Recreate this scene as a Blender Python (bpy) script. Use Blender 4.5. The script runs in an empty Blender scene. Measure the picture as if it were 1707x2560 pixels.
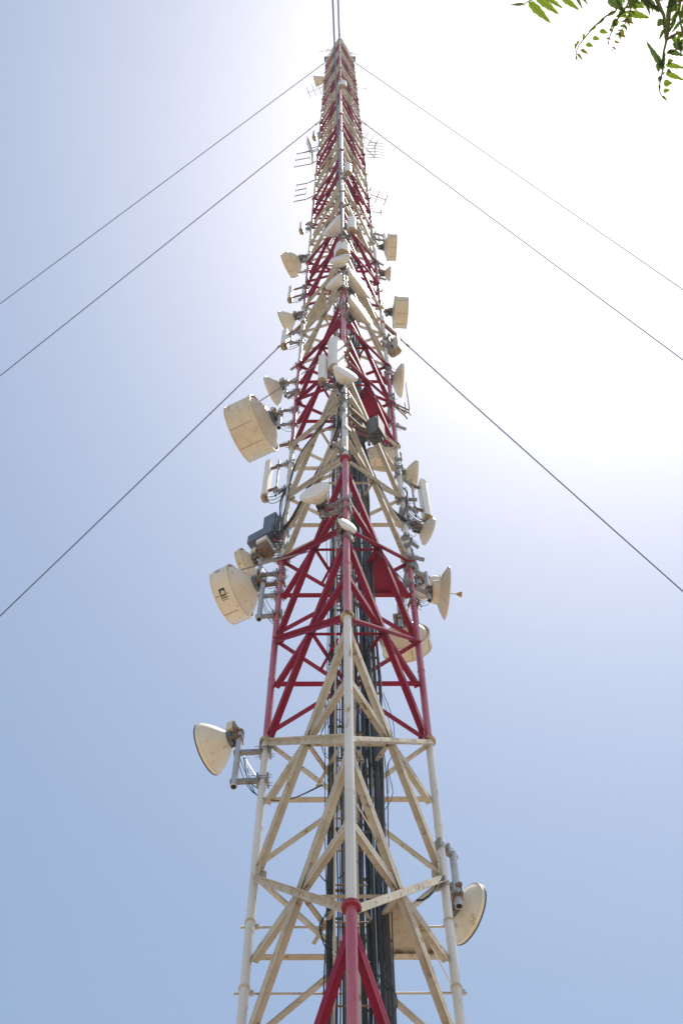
import bpy, math, random
from mathutils import Vector, Matrix
random.seed(7)
S = bpy.context.scene
R_ = math.radians

# ------------------------------------------------------------------ camera
PITCH, YAW, ROLL, LENS = 66.506, 0.106, -0.308, 47.44
def cam_axes():
    p, y, r = R_(PITCH), R_(YAW), R_(ROLL)
    fwd = Vector((math.sin(y)*math.cos(p), math.cos(y)*math.cos(p), math.sin(p)))
    right = Vector((math.cos(y), -math.sin(y), 0)); up = right.cross(fwd)
    c, s = math.cos(r), math.sin(r)
    return right*c+up*s, up*c-right*s, fwd
CR, CU, CF = cam_axes()
CAM = Vector((0, 0, 1.6))
cd = bpy.data.cameras.new('camera'); cam = bpy.data.objects.new('camera', cd)
S.collection.objects.link(cam); S.camera = cam
cd.sensor_fit = 'VERTICAL'; cd.sensor_height = 36; cd.sensor_width = 24; cd.lens = LENS
cd.clip_start = 0.05; cd.clip_end = 5000
cam.matrix_world = Matrix(((CR.x, CU.x, -CF.x, CAM.x), (CR.y, CU.y, -CF.y, CAM.y), (CR.z, CU.z, -CF.z, CAM.z), (0, 0, 0, 1)))
PW, PH = 1707.0, 2560.0
FPX = LENS/36*PH
KD = 1.0886                      # pixel lists below were read off a 1568 px wide view
def ray(px, py):
    return CF*FPX + CR*(px-PW/2) - CU*(py-PH/2)
def at(px, py, Y):               # point of the place at depth Y behind that pixel (1568-wide reading)
    d = ray(px*KD, py*KD)
    return CAM + d*(Y/d.y)

# ------------------------------------------------------------------ light
SUN_EL, SUN_AZ = 77.0, 57.0     # azimuth: 0 = away from the camera, 90 = right
w = bpy.data.worlds.new('World'); S.world = w; w.use_nodes = True
nt = w.node_tree; bg = nt.nodes['Background']
sky = nt.nodes.new('ShaderNodeTexSky'); sky.sky_type = 'NISHITA'; sky.sun_disc = False
sky.sun_elevation = R_(SUN_EL); sky.sun_rotation = R_(SUN_AZ)
sky.altitude = 100; sky.air_density = 1.25; sky.dust_density = 1.25; sky.ozone_density = 0.3
nt.links.new(sky.outputs[0], bg.inputs[0]); bg.inputs[1].default_value = 0.094
sl = bpy.data.lights.new('sun', 'SUN'); so = bpy.data.objects.new('sun', sl); S.collection.objects.link(so)
sl.energy = 4.8; sl.angle = R_(0.53); sl.color = (1.0, 0.95, 0.87)
sd = Vector((math.sin(R_(SUN_AZ))*math.cos(R_(SUN_EL)), math.cos(R_(SUN_AZ))*math.cos(R_(SUN_EL)), math.sin(R_(SUN_EL))))
so.rotation_euler = sd.to_track_quat('Z', 'Y').to_euler(); so.location = (20, -20, 60)
S.view_settings.view_transform = 'Standard'; S.view_settings.look = 'None'
S.view_settings.exposure = 0.64; S.view_settings.gamma = 1.0
S.render.engine = 'CYCLES'
S.cycles.max_bounces = 6; S.cycles.diffuse_bounces = 4; S.cycles.use_denoising = True

HAZE = 0.0008
# ------------------------------------------------------------------ materials
M = {}
def mat(name, base, rough=0.5, metal=0.0, var=None, vscale=3.0, rust=0.0, rscale=6.0, rcol=(0.16, 0.06, 0.022), bump=0.0, spec=0.5, streak=False):
    m = bpy.data.materials.new(name); m.use_nodes = True; n = m.node_tree; b = n.nodes['Principled BSDF']
    b.inputs['Roughness'].default_value = rough; b.inputs['Metallic'].default_value = metal
    b.inputs['Specular IOR Level'].default_value = spec
    geo = n.nodes.new('ShaderNodeNewGeometry'); pos = geo.outputs['Position']
    if streak:
        mp = n.nodes.new('ShaderNodeMapping'); mp.inputs['Scale'].default_value = (1, 1, 0.22)
        n.links.new(pos, mp.inputs[0]); pos = mp.outputs[0]
    col = None
    def noise(scale, detail=5.0, rgh=0.6):
        t = n.nodes.new('ShaderNodeTexNoise'); t.inputs['Scale'].default_value = scale
        t.inputs['Detail'].default_value = detail; t.inputs['Roughness'].default_value = rgh
        n.links.new(pos, t.inputs['Vector']); return t.outputs['Fac']
    def ramp(fac, a, bb):
        r = n.nodes.new('ShaderNodeMapRange'); r.inputs[1].default_value = a; r.inputs[2].default_value = bb
        n.links.new(fac, r.inputs[0]); return r.outputs[0]
    def mix(f, A, B):
        x = n.nodes.new('ShaderNodeMix'); x.data_type = 'RGBA'
        if isinstance(f, float): x.inputs[0].default_value = f
        else: n.links.new(f, x.inputs[0])
        for sock, v in ((x.inputs[6], A), (x.inputs[7], B)):
            if isinstance(v, tuple): sock.default_value = (*v, 1)
            else: n.links.new(v, sock)
        return x.outputs[2]
    col = base
    if var: col = mix(ramp(noise(vscale), 0.35, 0.68), col, var)
    if rust > 0:
        t = 0.70 - 0.22*rust
        col = mix(ramp(noise(rscale, 8.0, 0.7), t, t+0.09), col, rcol)
        if metal == 0:
            rr = ramp(noise(rscale, 8.0, 0.7), t, t+0.09)
            mm = n.nodes.new('ShaderNodeMapRange'); mm.inputs[3].default_value = rough; mm.inputs[4].default_value = 0.9
            n.links.new(rr, mm.inputs[0]); n.links.new(mm.outputs[0], b.inputs['Roughness'])
    if isinstance(col, tuple): b.inputs['Base Color'].default_value = (*col, 1)
    else: n.links.new(col, b.inputs['Base Color'])
    if bump > 0:
        bp = n.nodes.new('ShaderNodeBump'); bp.inputs['Strength'].default_value = bump; bp.inputs['Distance'].default_value = 0.004
        n.links.new(noise(60, 4), bp.inputs['Height']); n.links.new(bp.outputs[0], b.inputs['Normal'])
    M[name] = m; return m
mat('white_leg', (0.74, 0.74, 0.73), 0.30, var=(0.60, 0.60, 0.57), vscale=2.2, rust=0.55, rscale=5, rcol=(0.34, 0.24, 0.13), bump=0.2, streak=True)
mat('white_brace', (0.58, 0.535, 0.45), 0.6, var=(0.45, 0.395, 0.305), vscale=3.2, rust=0.62, rscale=8, rcol=(0.25, 0.16, 0.09), bump=0.25, spec=0.25)
mat('red_leg', (0.38, 0.045, 0.095), 0.24, var=(0.50, 0.19, 0.24), vscale=2.4, rust=0.45, rscale=5, rcol=(0.40, 0.16, 0.11), bump=0.15, streak=True)
mat('red_brace', (0.30, 0.003, 0.045), 0.6, var=(0.225, 0.010, 0.040), vscale=2.0, rust=0.5, rscale=8, rcol=(0.22, 0.055, 0.05), bump=0.2, spec=0.18)
mat('flange_white', (0.55, 0.47, 0.35), 0.5, var=(0.42, 0.30, 0.17), vscale=9, rust=0.9, rscale=11, bump=0.2)
mat('flange_red', (0.36, 0.03, 0.06), 0.4, var=(0.28, 0.03, 0.05), vscale=8, rust=0.4, rscale=9, bump=0.2)
mat('dish_cream', (0.76, 0.72, 0.62), 0.40, var=(0.70, 0.64, 0.51), vscale=4.0, rust=0.55, rscale=7, rcol=(0.50, 0.36, 0.20), bump=0.08, streak=True)
mat('dish_tan', (0.68, 0.62, 0.50), 0.42, var=(0.61, 0.53, 0.39), vscale=4.0, rust=0.6, rscale=7, rcol=(0.47, 0.33, 0.18), bump=0.08, streak=True)
mat('dish_grey', (0.66, 0.63, 0.58), 0.42, var=(0.56, 0.52, 0.45), vscale=3.0, rust=0.3, rscale=5, rcol=(0.45, 0.33, 0.2), bump=0.08, streak=True)
mat('radome', (0.80, 0.79, 0.78), 0.45, var=(0.74, 0.72, 0.68), vscale=4.0)
mat('panel_white', (0.80, 0.79, 0.75), 0.38, var=(0.72, 0.70, 0.63), vscale=5.0)
mat('panel_cap', (0.42, 0.33, 0.22), 0.6, var=(0.28, 0.20, 0.12), vscale=12.0, rust=0.5)
mat('galv', (0.30, 0.31, 0.33), 0.5, metal=0.4, var=(0.22, 0.22, 0.22), vscale=9.0, rust=0.35, rscale=10, bump=0.1)
mat('galv_pale', (0.50, 0.53, 0.56), 0.40, metal=0.35, var=(0.40, 0.43, 0.46), vscale=6.0, rust=0.2, rscale=8)
mat('rusty_steel', (0.25, 0.19, 0.14), 0.7, metal=0.2, var=(0.17, 0.09, 0.05), vscale=14.0, rust=0.8, rscale=12)
mat('dark_grey', (0.045, 0.048, 0.056), 0.35, var=(0.09, 0.085, 0.08), vscale=8.0)
mat('mid_grey', (0.11, 0.13, 0.17), 0.40, var=(0.08, 0.09, 0.12), vscale=8.0)
mat('black_cable', (0.010, 0.011, 0.014), 0.40, var=(0.020, 0.022, 0.028), vscale=5.0, spec=0.5)
mat('aerial', (0.13, 0.145, 0.17), 0.5, metal=0.2, var=(0.20, 0.18, 0.16), vscale=8)
mat('sheen_cable', (0.055, 0.056, 0.060), 0.5, var=(0.085, 0.08, 0.075), vscale=3)  # paler grey paints highlight variety onto some of the black cables
mat('pale_cable', (0.40, 0.43, 0.47), 0.4)
mat('red_cable', (0.45, 0.02, 0.02), 0.45)
mat('pipe_shade', (0.012, 0.012, 0.012), 0.9)  # near black, painted shade for the open pipe ends
mat('gasket', (0.07, 0.075, 0.085), 0.55)
mat('wire_steel', (0.16, 0.21, 0.30), 0.5, metal=0.2)
mat('orange_rust', (0.42, 0.20, 0.07), 0.7, var=(0.30, 0.13, 0.05), vscale=12)
mat('seam_rust', (0.44, 0.30, 0.16), 0.7, var=(0.34, 0.20, 0.09), vscale=9)
mat('ink', (0.02, 0.02, 0.02), 0.6)
mat('ground_soil', (0.31, 0.255, 0.20), 0.95, var=(0.28, 0.20, 0.13), vscale=0.35, bump=0.4)
mat('bark', (0.13, 0.10, 0.075), 0.9, var=(0.08, 0.06, 0.045), vscale=14, bump=0.8)
mat('twig', (0.10, 0.14, 0.05), 0.7, var=(0.12, 0.09, 0.05), vscale=20)
def leaf_mat(name, a, b2, tr):
    m = bpy.data.materials.new(name); m.use_nodes = True; n = m.node_tree; b = n.nodes['Principled BSDF']
    out = n.nodes['Material Output']
    geo = n.nodes.new('ShaderNodeNewGeometry'); t = n.nodes.new('ShaderNodeTexNoise'); t.inputs['Scale'].default_value = 25
    n.links.new(geo.outputs['Position'], t.inputs['Vector'])
    x = n.nodes.new('ShaderNodeMix'); x.data_type = 'RGBA'; x.inputs[6].default_value = (*a, 1); x.inputs[7].default_value = (*b2, 1)
    n.links.new(t.outputs['Fac'], x.inputs[0])
    tc = n.nodes.new('ShaderNodeTexCoord'); sx = n.nodes.new('ShaderNodeSeparateXYZ'); n.links.new(tc.outputs['Object'], sx.inputs[0])
    ab = n.nodes.new('ShaderNodeMath'); ab.operation = 'ABSOLUTE'; n.links.new(sx.outputs[0], ab.inputs[0])
    ad = n.nodes.new('ShaderNodeMath'); ad.operation = 'MULTIPLY_ADD'; ad.inputs[1].default_value = -1.1; n.links.new(ab.outputs[0], ad.inputs[0]); n.links.new(sx.outputs[1], ad.inputs[2])
    sc_ = n.nodes.new('ShaderNodeMath'); sc_.operation = 'PINGPONG'; sc_.inputs[1].default_value = 0.055; n.links.new(ad.outputs[0], sc_.inputs[0])
    lt = n.nodes.new('ShaderNodeMath'); lt.operation = 'LESS_THAN'; lt.inputs[1].default_value = 0.007; n.links.new(sc_.outputs[0], lt.inputs[0])
    l2 = n.nodes.new('ShaderNodeMath'); l2.operation = 'LESS_THAN'; l2.inputs[1].default_value = 0.014; n.links.new(ab.outputs[0], l2.inputs[0])
    mx = n.nodes.new('ShaderNodeMath'); mx.operation = 'MAXIMUM'; n.links.new(lt.outputs[0], mx.inputs[0]); n.links.new(l2.outputs[0], mx.inputs[1])
    vx = n.nodes.new('ShaderNodeMix'); vx.data_type = 'RGBA'; n.links.new(mx.outputs[0], vx.inputs[0]); n.links.new(x.outputs[2], vx.inputs[6]); vx.inputs[7].default_value = (a[0]*0.45, a[1]*0.5, a[2]*0.5, 1)
    n.links.new(vx.outputs[2], b.inputs['Base Color'])
    b.inputs['Roughness'].default_value = 0.4
    ts = n.nodes.new('ShaderNodeBsdfTranslucent')
    tx = n.nodes.new('ShaderNodeMix'); tx.data_type = 'RGBA'; n.links.new(mx.outputs[0], tx.inputs[0]); tx.inputs[6].default_value = (*tr, 1); tx.inputs[7].default_value = (tr[0]*0.5, tr[1]*0.5, tr[2]*0.5, 1)
    n.links.new(tx.outputs[2], ts.inputs[0])
    ms = n.nodes.new('ShaderNodeMixShader'); ms.inputs[0].default_value = 0.45
    n.links.new(b.outputs[0], ms.inputs[1]); n.links.new(ts.outputs[0], ms.inputs[2]); n.links.new(ms.outputs[0], out.inputs[0])
    M[name] = m
leaf_mat('leaf_green', (0.045, 0.095, 0.022), (0.07, 0.125, 0.02), (0.19, 0.27, 0.018))
leaf_mat('leaf_dark', (0.035, 0.075, 0.03), (0.05, 0.10, 0.03), (0.07, 0.12, 0.025))
leaf_mat('leaf_bronze', (0.10, 0.085, 0.03), (0.08, 0.10, 0.03), (0.20, 0.17, 0.03))

# ------------------------------------------------------------------ mesh helpers
def basis(axis, hint=Vector((0, 0, 1))):
    a = Vector(axis).normalized()
    h = Vector(hint)
    if abs(a.dot(h.normalized())) > 0.97: h = Vector((0, 1, 0)) if abs(a.y) < 0.9 else Vector((1, 0, 0))
    u = h.cross(a).normalized(); v = a.cross(u)
    return a, u, v
class MB:
    def __init__(s): s.v = []; s.f = []
    def add(s, vs, fs):
        o = len(s.v); s.v += [tuple(x) for x in vs]; s.f += [tuple(i+o for i in f) for f in fs]
    def box(s, c, x, y, z):      # centre and three half-axis vectors
        c, x, y, z = Vector(c), Vector(x), Vector(y), Vector(z)
        vs = [c+x*i+y*j+z*k for k in (-1, 1) for j in (-1, 1) for i in (-1, 1)]
        fs = [(0, 2, 3, 1), (4, 5, 7, 6), (0, 1, 5, 4), (2, 6, 7, 3), (0, 4, 6, 2), (1, 3, 7, 5)]
        if x.cross(y).dot(z) < 0: fs = [f[::-1] for f in fs]
        s.add(vs, fs)
    def prism(s, poly, ext):     # closed outline and an extrusion vector
        n = len(poly); e = Vector(ext); p = [Vector(q) for q in poly]
        nn = Vector((0, 0, 0))
        for i in range(n): nn += p[i].cross(p[(i+1) % n])
        if nn.dot(e) < 0: p = p[::-1]
        s.add(p+[q+e for q in p], [tuple(range(n-1, -1, -1)), tuple(range(n, 2*n))]+[(i, (i+1) % n, n+(i+1) % n, n+i) for i in range(n)])
    def tube(s, pts, r, sides=8, caps=True, rad=None):
        pts = [Vector(p) for p in pts]; n = len(pts); vs = []; u = None
        for i, p in enumerate(pts):
            t = (pts[min(i+1, n-1)]-pts[max(i-1, 0)]).normalized()
            if u is None: _, u, v = basis(t)
            else:
                u = (u-t*u.dot(t)).normalized(); v = t.cross(u)
            rr = rad[i] if rad else r
            vs += [p+(u*math.cos(2*math.pi*k/sides)+v*math.sin(2*math.pi*k/sides))*rr for k in range(sides)]
        fs = [(i*sides+k, i*sides+(k+1) % sides, (i+1)*sides+(k+1) % sides, (i+1)*sides+k) for i in range(n-1) for k in range(sides)]
        if caps: fs += [tuple(range(sides-1, -1, -1)), tuple((n-1)*sides+k for k in range(sides))]
        s.add(vs, fs)
    def lathe(s, o, axis, prof, seg=32, hint=Vector((0, 0, 1)), a0=0.0, a1=None):   # prof: (radius, distance along the axis)
        a, u, v = basis(axis, hint); o = Vector(o); vs = []; fs = []; full = a1 is None
        m = seg if full else seg+1
        for (r, t) in prof:
            for k in range(m):
                an = 2*math.pi*k/seg if full else a0+(a1-a0)*k/seg
                vs.append(o+a*t+(u*math.cos(an)+v*math.sin(an))*max(r, 1e-4))
        for i in range(len(prof)-1):
            for k in range(seg):
                k2 = (k+1) % m
                fs.append((i*m+k, i*m+k2, (i+1)*m+k2, (i+1)*m+k))
        s.add(vs, fs)
    def mesh(s, name, smooth=True):
        me = bpy.data.meshes.new(name); me.from_pydata(s.v, [], s.f); me.validate()
        if smooth:
            me.polygons.foreach_set('use_smooth', [True]*len(me.polygons)); me.set_sharp_from_angle(angle=R_(38))
        me.update(); return me
    def build(s, name, m, parent=None, loc=None, smooth=True):
        me = s.mesh(name, smooth); me.materials.append(M[m])
        return link(name, me, parent, loc)
def link(name, me, parent=None, loc=None, m=None):
    o = bpy.data.objects.new(name, me); S.collection.objects.link(o)
    if parent: o.parent = parent
    if loc is not None: o.location = loc
    if m:
        o.material_slots[0].link = 'OBJECT'; o.material_slots[0].material = M[m]
    return o
def tag(o, label=None, cat=None, group=None, kind=None):
    for k, v in (('label', label), ('category', cat), ('group', group), ('kind', kind)):
        if v: o[k] = v
    return o
def thing(name, label, cat, loc, group=None):
    o = bpy.data.objects.new(name, None); S.collection.objects.link(o); o.location = loc; o.empty_display_size = 0.2
    return tag(o, label, cat, group)
def az(a): return Vector((math.sin(R_(a)), math.cos(R_(a)), 0))
Z = Vector((0, 0, 1))
def sag(a, b, drop, n=9, side=Vector((0, 0, 0))):
    a, b = Vector(a), Vector(b)
    return [a.lerp(b, i/(n-1)) - Z*drop*4*(i/(n-1))*(1-i/(n-1)) + side*4*(i/(n-1))*(1-i/(n-1)) for i in range(n)]

# ------------------------------------------------------------------ ground
g = MB(); n = 24
gv = [((i/n-0.5)*6000, (j/n-0.5)*6000, 0) for j in range(n+1) for i in range(n+1)]
g.add(gv, [(j*(n+1)+i, j*(n+1)+i+1, (j+1)*(n+1)+i+1, (j+1)*(n+1)+i) for j in range(n) for i in range(n)])
tag(g.build('ground', 'ground_soil'), kind='structure')

# ------------------------------------------------------------------ lattice tower
LEG = {'F': Vector((0.09, 8.753, 0)), 'L': Vector((-1.08, 10.778, 0)), 'R': Vector((1.26, 10.778, 0))}
CEN = (LEG['F']+LEG['L']+LEG['R'])/3
H = 3.0
def zn(n): return 12.10+H*n
N0, N1 = -4, 38
def paint(n, kind): return ('white_' if (math.floor(n/2) % 2 == 0) else 'red_')+kind
tower = thing('lattice_tower', 'tall three-legged guyed lattice tower painted in red and white bands', 'tower', (0, 0, 0))
# leg sections with flanges
LR = 0.0555
lm = MB(); lm.tube([(0, 0, 0), (0, 0, 2*H)], LR, 20, caps=False)
leg_mesh = lm.mesh('leg'); leg_mesh.materials.append(M['white_leg'])
fm = MB(); fm.lathe((0, 0, 0), Z, [(LR, -0.024), (0.098, -0.024), (0.098, -0.002), (0.092, -0.0015), (0.092, 0.0015), (0.098, 0.002), (0.098, 0.024), (LR, 0.024)], 24)
for k in range(8):
    a = 2*math.pi*k/8
    fm.tube([(0.079*math.cos(a), 0.079*math.sin(a), -0.04), (0.079*math.cos(a), 0.079*math.sin(a), 0.04)], 0.009, 6)
fl_mesh = fm.mesh('flange'); fl_mesh.materials.append(M['flange_white'])
bm_ = MB(); bm_.lathe((0, 0, 0), Z, [(LR, -0.012), (LR+0.006, -0.012), (LR+0.006, 0.012), (LR, 0.012)], 20)
band_mesh = bm_.mesh('leg_band'); band_mesh.materials.append(M['white_leg'])
for k in LEG:
    for n in range(N0, N1, 2):
        link('leg', leg_mesh, tower, LEG[k]+Z*zn(n), paint(n, 'leg'))
        link('flange', fl_mesh, tower, LEG[k]+Z*zn(n+2), 'flange_white' if paint(n, 'leg') == 'white_leg' else 'flange_red')
        if n < 14:
            for q in (0.62, 1.35):
                link('leg_band', band_mesh, tower, LEG[k]+Z*(zn(n)+q*H+random.uniform(-.2, .2)), paint(n, 'leg'))
def angle(mb, p0, p1, wdt, t, out, inn, flip=1, dpt=None):
    """one rolled angle from p0 to p1: flat leg in the face plane, the other leg pointing inwards"""
    p0, p1 = Vector(p0), Vector(p1); a = (p1-p0).normalized(); s_ = a.cross(Vector(out)).normalized()*flip; i = Vector(inn).normalized()
    dpt = dpt or wdt; prof = [(0, 0), (wdt, 0), (wdt, t), (t, t), (t, dpt), (0, dpt)]
    poly = [p0+s_*x+i*y for x, y in prof]
    mb.prism(poly, p1-p0)
# member prototypes for one panel, face by face
def face_frame(A, B):
    d = (B-A).normalized(); mid = (A+B)/2; out = (mid-CEN); out.z = 0; out.normalize()
    return d, out
PROTO = []       # (name, mesh, z offset, kind)
def shrink(p0, p1, e0, e1):
    a = (p1-p0).normalized(); return p0+a*e0, p1-a*e1
for (a, b) in (('L', 'F'), ('R', 'F'), ('L', 'R')):
    A, B = LEG[a], LEG[b]; d, out = face_frame(A, B); inn = -out
    back = (a, b) == ('L', 'R')
    # double-angle diagonal: foot of the outer leg up to the near leg
    m = MB()
    p0, p1 = shrink(A+Z*0.10+inn*0.0, B+Z*(H-0.16), 0.03, 0.05)
    if back:
        angle(m, p0+inn*0.012, p1+inn*0.012, 0.085, 0.007, out, inn)
    else:
        ax = (p1-p0).normalized(); sd_ = ax.cross(out).normalized()
        angle(m, p0+sd_*0.006, p1+sd_*0.006, 0.064, 0.006, out, inn, dpt=0.10)
        angle(m, p0-sd_*0.006, p1-sd_*0.006, 0.064, 0.006, out, inn, dpt=0.10, flip=-1)
    PROTO.append(('diagonal_brace', m.mesh('diagonal_brace', False), 0))
    # single flat diagonal crossing in front of it
    m = MB(); p0, p1 = shrink(A+Z*(H-0.04)+out*0.012, B+Z*(-0.06)+out*0.012, 0.05, 0.05)
    angle(m, p0, p1, 0.085, 0.007, out, inn if back else out, -1 if not back else 1)
    if not back:
        m.v = []; m.f = []; ax = (p1-p0).normalized(); sd_ = ax.cross(out).normalized()
        m.prism([p0-sd_*0.044, p0+sd_*0.044, p0+sd_*0.044+out*0.007, p0-sd_*0.044+out*0.007], p1-p0)
        m.prism([p0-sd_*0.044+out*0.0072, p0-sd_*0.037+out*0.0072, p0-sd_*0.037+out*0.07, p0-sd_*0.044+out*0.07], p1-p0)
        for q in (0.06, 0.2, 0.33, 0.46, 0.54, 0.67, 0.8, 0.93):
            c = p0.lerp(p1, q)+sd_*0.006; m.tube([c+out*0.006, c+out*0.017], 0.011, 6)
    PROTO.append(('diagonal_brace', m.mesh('diagonal_brace', False), 0))
    # horizontal through the crossing
    m = MB(); p0, p1 = shrink(A+Z*H*0.5+inn*0.024, B+Z*H*0.5+inn*0.024, 0.05, 0.05)
    if back: angle(m, p0, p1, 0.085, 0.007, out, inn)
    else:
        angle(m, p0+Z*0.006, p1+Z*0.006, 0.060, 0.006, out, inn, dpt=0.09, flip=1 if (p1-p0).cross(out).z > 0 else -1)
        angle(m, p0-Z*0.006, p1-Z*0.006, 0.060, 0.006, out, inn, dpt=0.09, flip=-1 if (p1-p0).cross(out).z > 0 else 1)
    PROTO.append(('horizontal_brace', m.mesh('horizontal_brace', False), 0))
    # gusset at the crossing and at the legs
    c = (A+B)/2+Z*H*0.5+inn*0.064
    m = MB(); m.prism([c-d*0.15-Z*0.10, c+d*0.15-Z*0.10, c+d*0.15+Z*0.10, c-d*0.15+Z*0.10], out*0.006)
    for q in (-0.11, 0.11):
        for zz in (-0.06, 0.06): m.tube([c+d*q+Z*zz-out*0.02, c+d*q+Z*zz+out*0.024], 0.012, 6)
    PROTO.append(('gusset_plate', m.mesh('gusset_plate', False), 0))
    for P, sg in ((A, 1), (B, -1)):
        c = P+d*sg*0.05
        m = MB(); m.prism([c-Z*0.14, c+d*sg*0.10-Z*0.05, c+d*sg*0.10+Z*0.09, c+Z*0.16], inn*0.006)
        for zz in (-0.06, 0.02, 0.09): m.tube([c+d*sg*0.045+Z*zz-inn*0.02, c+d*sg*0.045+Z*zz+inn*0.024], 0.012, 6)
        PROTO.append(('gusset_plate', m.mesh('gusset_plate', False), 0))
# inner triangle at mid height
mids = [(LEG['L']+LEG['F'])/2, (LEG['R']+LEG['F'])/2, (LEG['L']+LEG['R'])/2]
for i in range(3):
    p, q = mids[i], mids[(i+1) % 3]; c0 = (p+q)/2; out = (c0-CEN).normalized(); inn = -out
    dd = (q-p).normalized(); m = MB()
    angle(m, p+Z*(H*0.5-0.07)+inn*0.06+dd*0.06, q+Z*(H*0.5-0.07)+inn*0.06-dd*0.06, 0.048, 0.005, Z, Z, 1)
    PROTO.append(('inner_brace', m.mesh('inner_brace', False), 0))
for (_, me, _) in PROTO: me.materials.append(M['white_brace'])
for n in range(N0, N1):
    kd = paint(n, 'brace')
    for (nm, me, dz) in PROTO:
        if nm == 'gusset_plate' and n > 22: continue
        link(nm, me, tower, Z*zn(n), kd)
# stub braces tying the cable ladders to the inner triangle
for n in range(N0, 14):
    m = MB(); z = H*0.5-0.13
    a_, b_ = Vector((-0.30, 10.42, z)), Vector((-0.03, 9.86, z)); angle(m, a_, b_, 0.045, 0.005, Z, Z, 1)
    m.build('ladder_tie', paint(n, 'brace'), tower, Z*zn(n), False)
    m = MB(); a_, b_ = Vector((0.20, 9.86, z)), Vector((0.36, 10.30, z)); angle(m, a_, b_, 0.045, 0.005, Z, Z, 1)
    m.build('ladder_tie', paint(n, 'brace'), tower, Z*zn(n), False)
# rest platforms in the right-hand corner
def platform(n, pts, kd):
    m = MB(); m.prism([Vector((x, y, 0)) for x, y in pts], Z*0.006)
    c = sum((Vector((x, y, 0)) for x, y in pts), Vector())/len(pts)
    for i in range(len(pts)):
        p, q = Vector((*pts[i], 0)), Vector((*pts[(i+1) % len(pts)], 0)); dd = (q-p).normalized(); k = (c-(p+q)/2); k = (k-dd*k.dot(dd)).normalized()
        m.box((p+q)/2-Z*0.022+k*0.006, dd*((q-p).length/2-0.01), k*0.004, Z*0.020)
    m.build('rest_platform', kd, tower, Z*(zn(n)+0.06), False)
PLR = [(1.19, 10.70), (0.50, 10.74), (0.46, 10.12), (0.66, 9.83)]
PLL = [(-0.99, 10.70), (-0.46, 10.74), (-0.37, 10.08), (-0.48, 9.86)]
for n in (0.5, 3.5, 6.5, 9.5, 12.5, 15.5, 18.5, 21.5):
    platform(n, PLR, paint(n, 'brace'))
    if n in (9.5, 18.5): platform(n, PLL, paint(n, 'brace'))
# clamp rods between the two far legs on the lowest white section
for zz in (zn(0.72), zn(0.36)):
    a_, b_ = LEG['L']+Z*zz, LEG['R']+Z*zz
    m = MB(); m.tube([a_+Vector((-0.12, 0.07, 0)), b_+Vector((0.12, 0.07, 0))], 0.014, 8)
    for e in (a_, b_):
        m.lathe(e, Z, [(LR, -0.016), (LR+0.012, -0.016), (LR+0.012, 0.016), (LR, 0.016)], 16)
        m.box(e+Vector((0.07, 0.06, 0)), (0.03, 0, 0), (0, 0.014, 0), (0, 0, 0.035))
    m.build('clamp_rod', 'white_brace', tower)

# ------------------------------------------------------------------ ladders and feeder cables inside the tower
CY = 10.12
def rails(name, label, xs, y, z1, rung_dx, matn='white_brace', step=0.62):
    e = thing(name, label, 'cable ladder', (xs[0], y, 0.3))
    for x in xs:
        m = MB(); m.box(Vector((x-xs[0], 0, (z1-0.3)/2)), (0.022, 0, 0), (0, 0.012, 0), (0, 0, (z1-0.3)/2)); m.build('rail', matn, e, None, False)
    rg = MB(); rg.box(Vector(((xs[-1]-xs[0])/2, -0.03, 0)), ((xs[-1]-xs[0])/2+0.05, 0, 0), (0, 0.014, 0), (0, 0, 0.014)); rme = rg.mesh('rung', False); rme.materials.append(M['rusty_steel'])
    z = 6.0; c = 0
    while z < min(z1, 75):
        link('rung', rme, e, Vector((0, 0, z-0.3)), 'rusty_steel' if c % 3 else matn); z += step*1.15; c += 1
    return e
rails('cable_ladder', 'narrow beige cable ladder on the left, behind the nearest leg', [-0.13, 0.03], CY+0.05, 118, 0, step=1.0)
rails('cable_ladder', 'wider beige cable ladder on the right, under the thick black cables', [0.185, 0.50], CY+0.08, 118, 0, step=0.9)
lad = thing('climbing_ladder', 'rust-stained beige climbing ladder right behind the nearest tower leg', 'ladder', (0.12, 9.62, 0.3))
m = MB(); m.box(Vector((0.035, 0, 58)), (0.03, 0, 0), (0, 0.02, 0), (0, 0, 58)); m.build('rail', 'white_brace', lad, None, False)
m = MB(); m.box(Vector((-0.20, 0.0, 58)), (0.012, 0, 0), (0, 0.02, 0), (0, 0, 58)); m.build('rail', 'white_brace', lad, None, False)
rg = MB(); rg.tube([(-0.19, 0, 0), (0.16, 0, 0)], 0.011, 6); rme = rg.mesh('rung'); rme.materials.append(M['rusty_steel'])
z = 6.0
while z < 78:
    link('rung', rme, lad, Vector((0, 0, z))); z += 0.6
def bundle(name, label, specs, y0):
    e = thing(name, label, 'cables', (specs[0][0], y0, 0.2))
    for (x, dy, r, top, mt) in specs:
        pts = []; z = 0.0; ph = random.uniform(0, 6); ph2 = random.uniform(0, 6); amp = random.uniform(0.006, 0.020); slow = random.uniform(0.006, 0.034)
        while z < top:
            tie = abs(math.sin(z*math.pi/2.45))          # strapped every 2.45 m, bulging in between
            pts.append((x-specs[0][0]+(amp*math.sin(z*0.9+ph)+slow*math.sin(z*0.31+ph2))*(0.25+0.75*tie), dy+amp*tie*math.cos(z*0.8+ph), z)); z += 0.6 if z < 26 else 1.8
        m = MB(); m.tube(pts, r*0.94, 7); m.build('feeder_cable', 'sheen_cable' if mt == 'black_cable' and random.random() < 0.28 else mt, e)
    return e
sp = []
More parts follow.
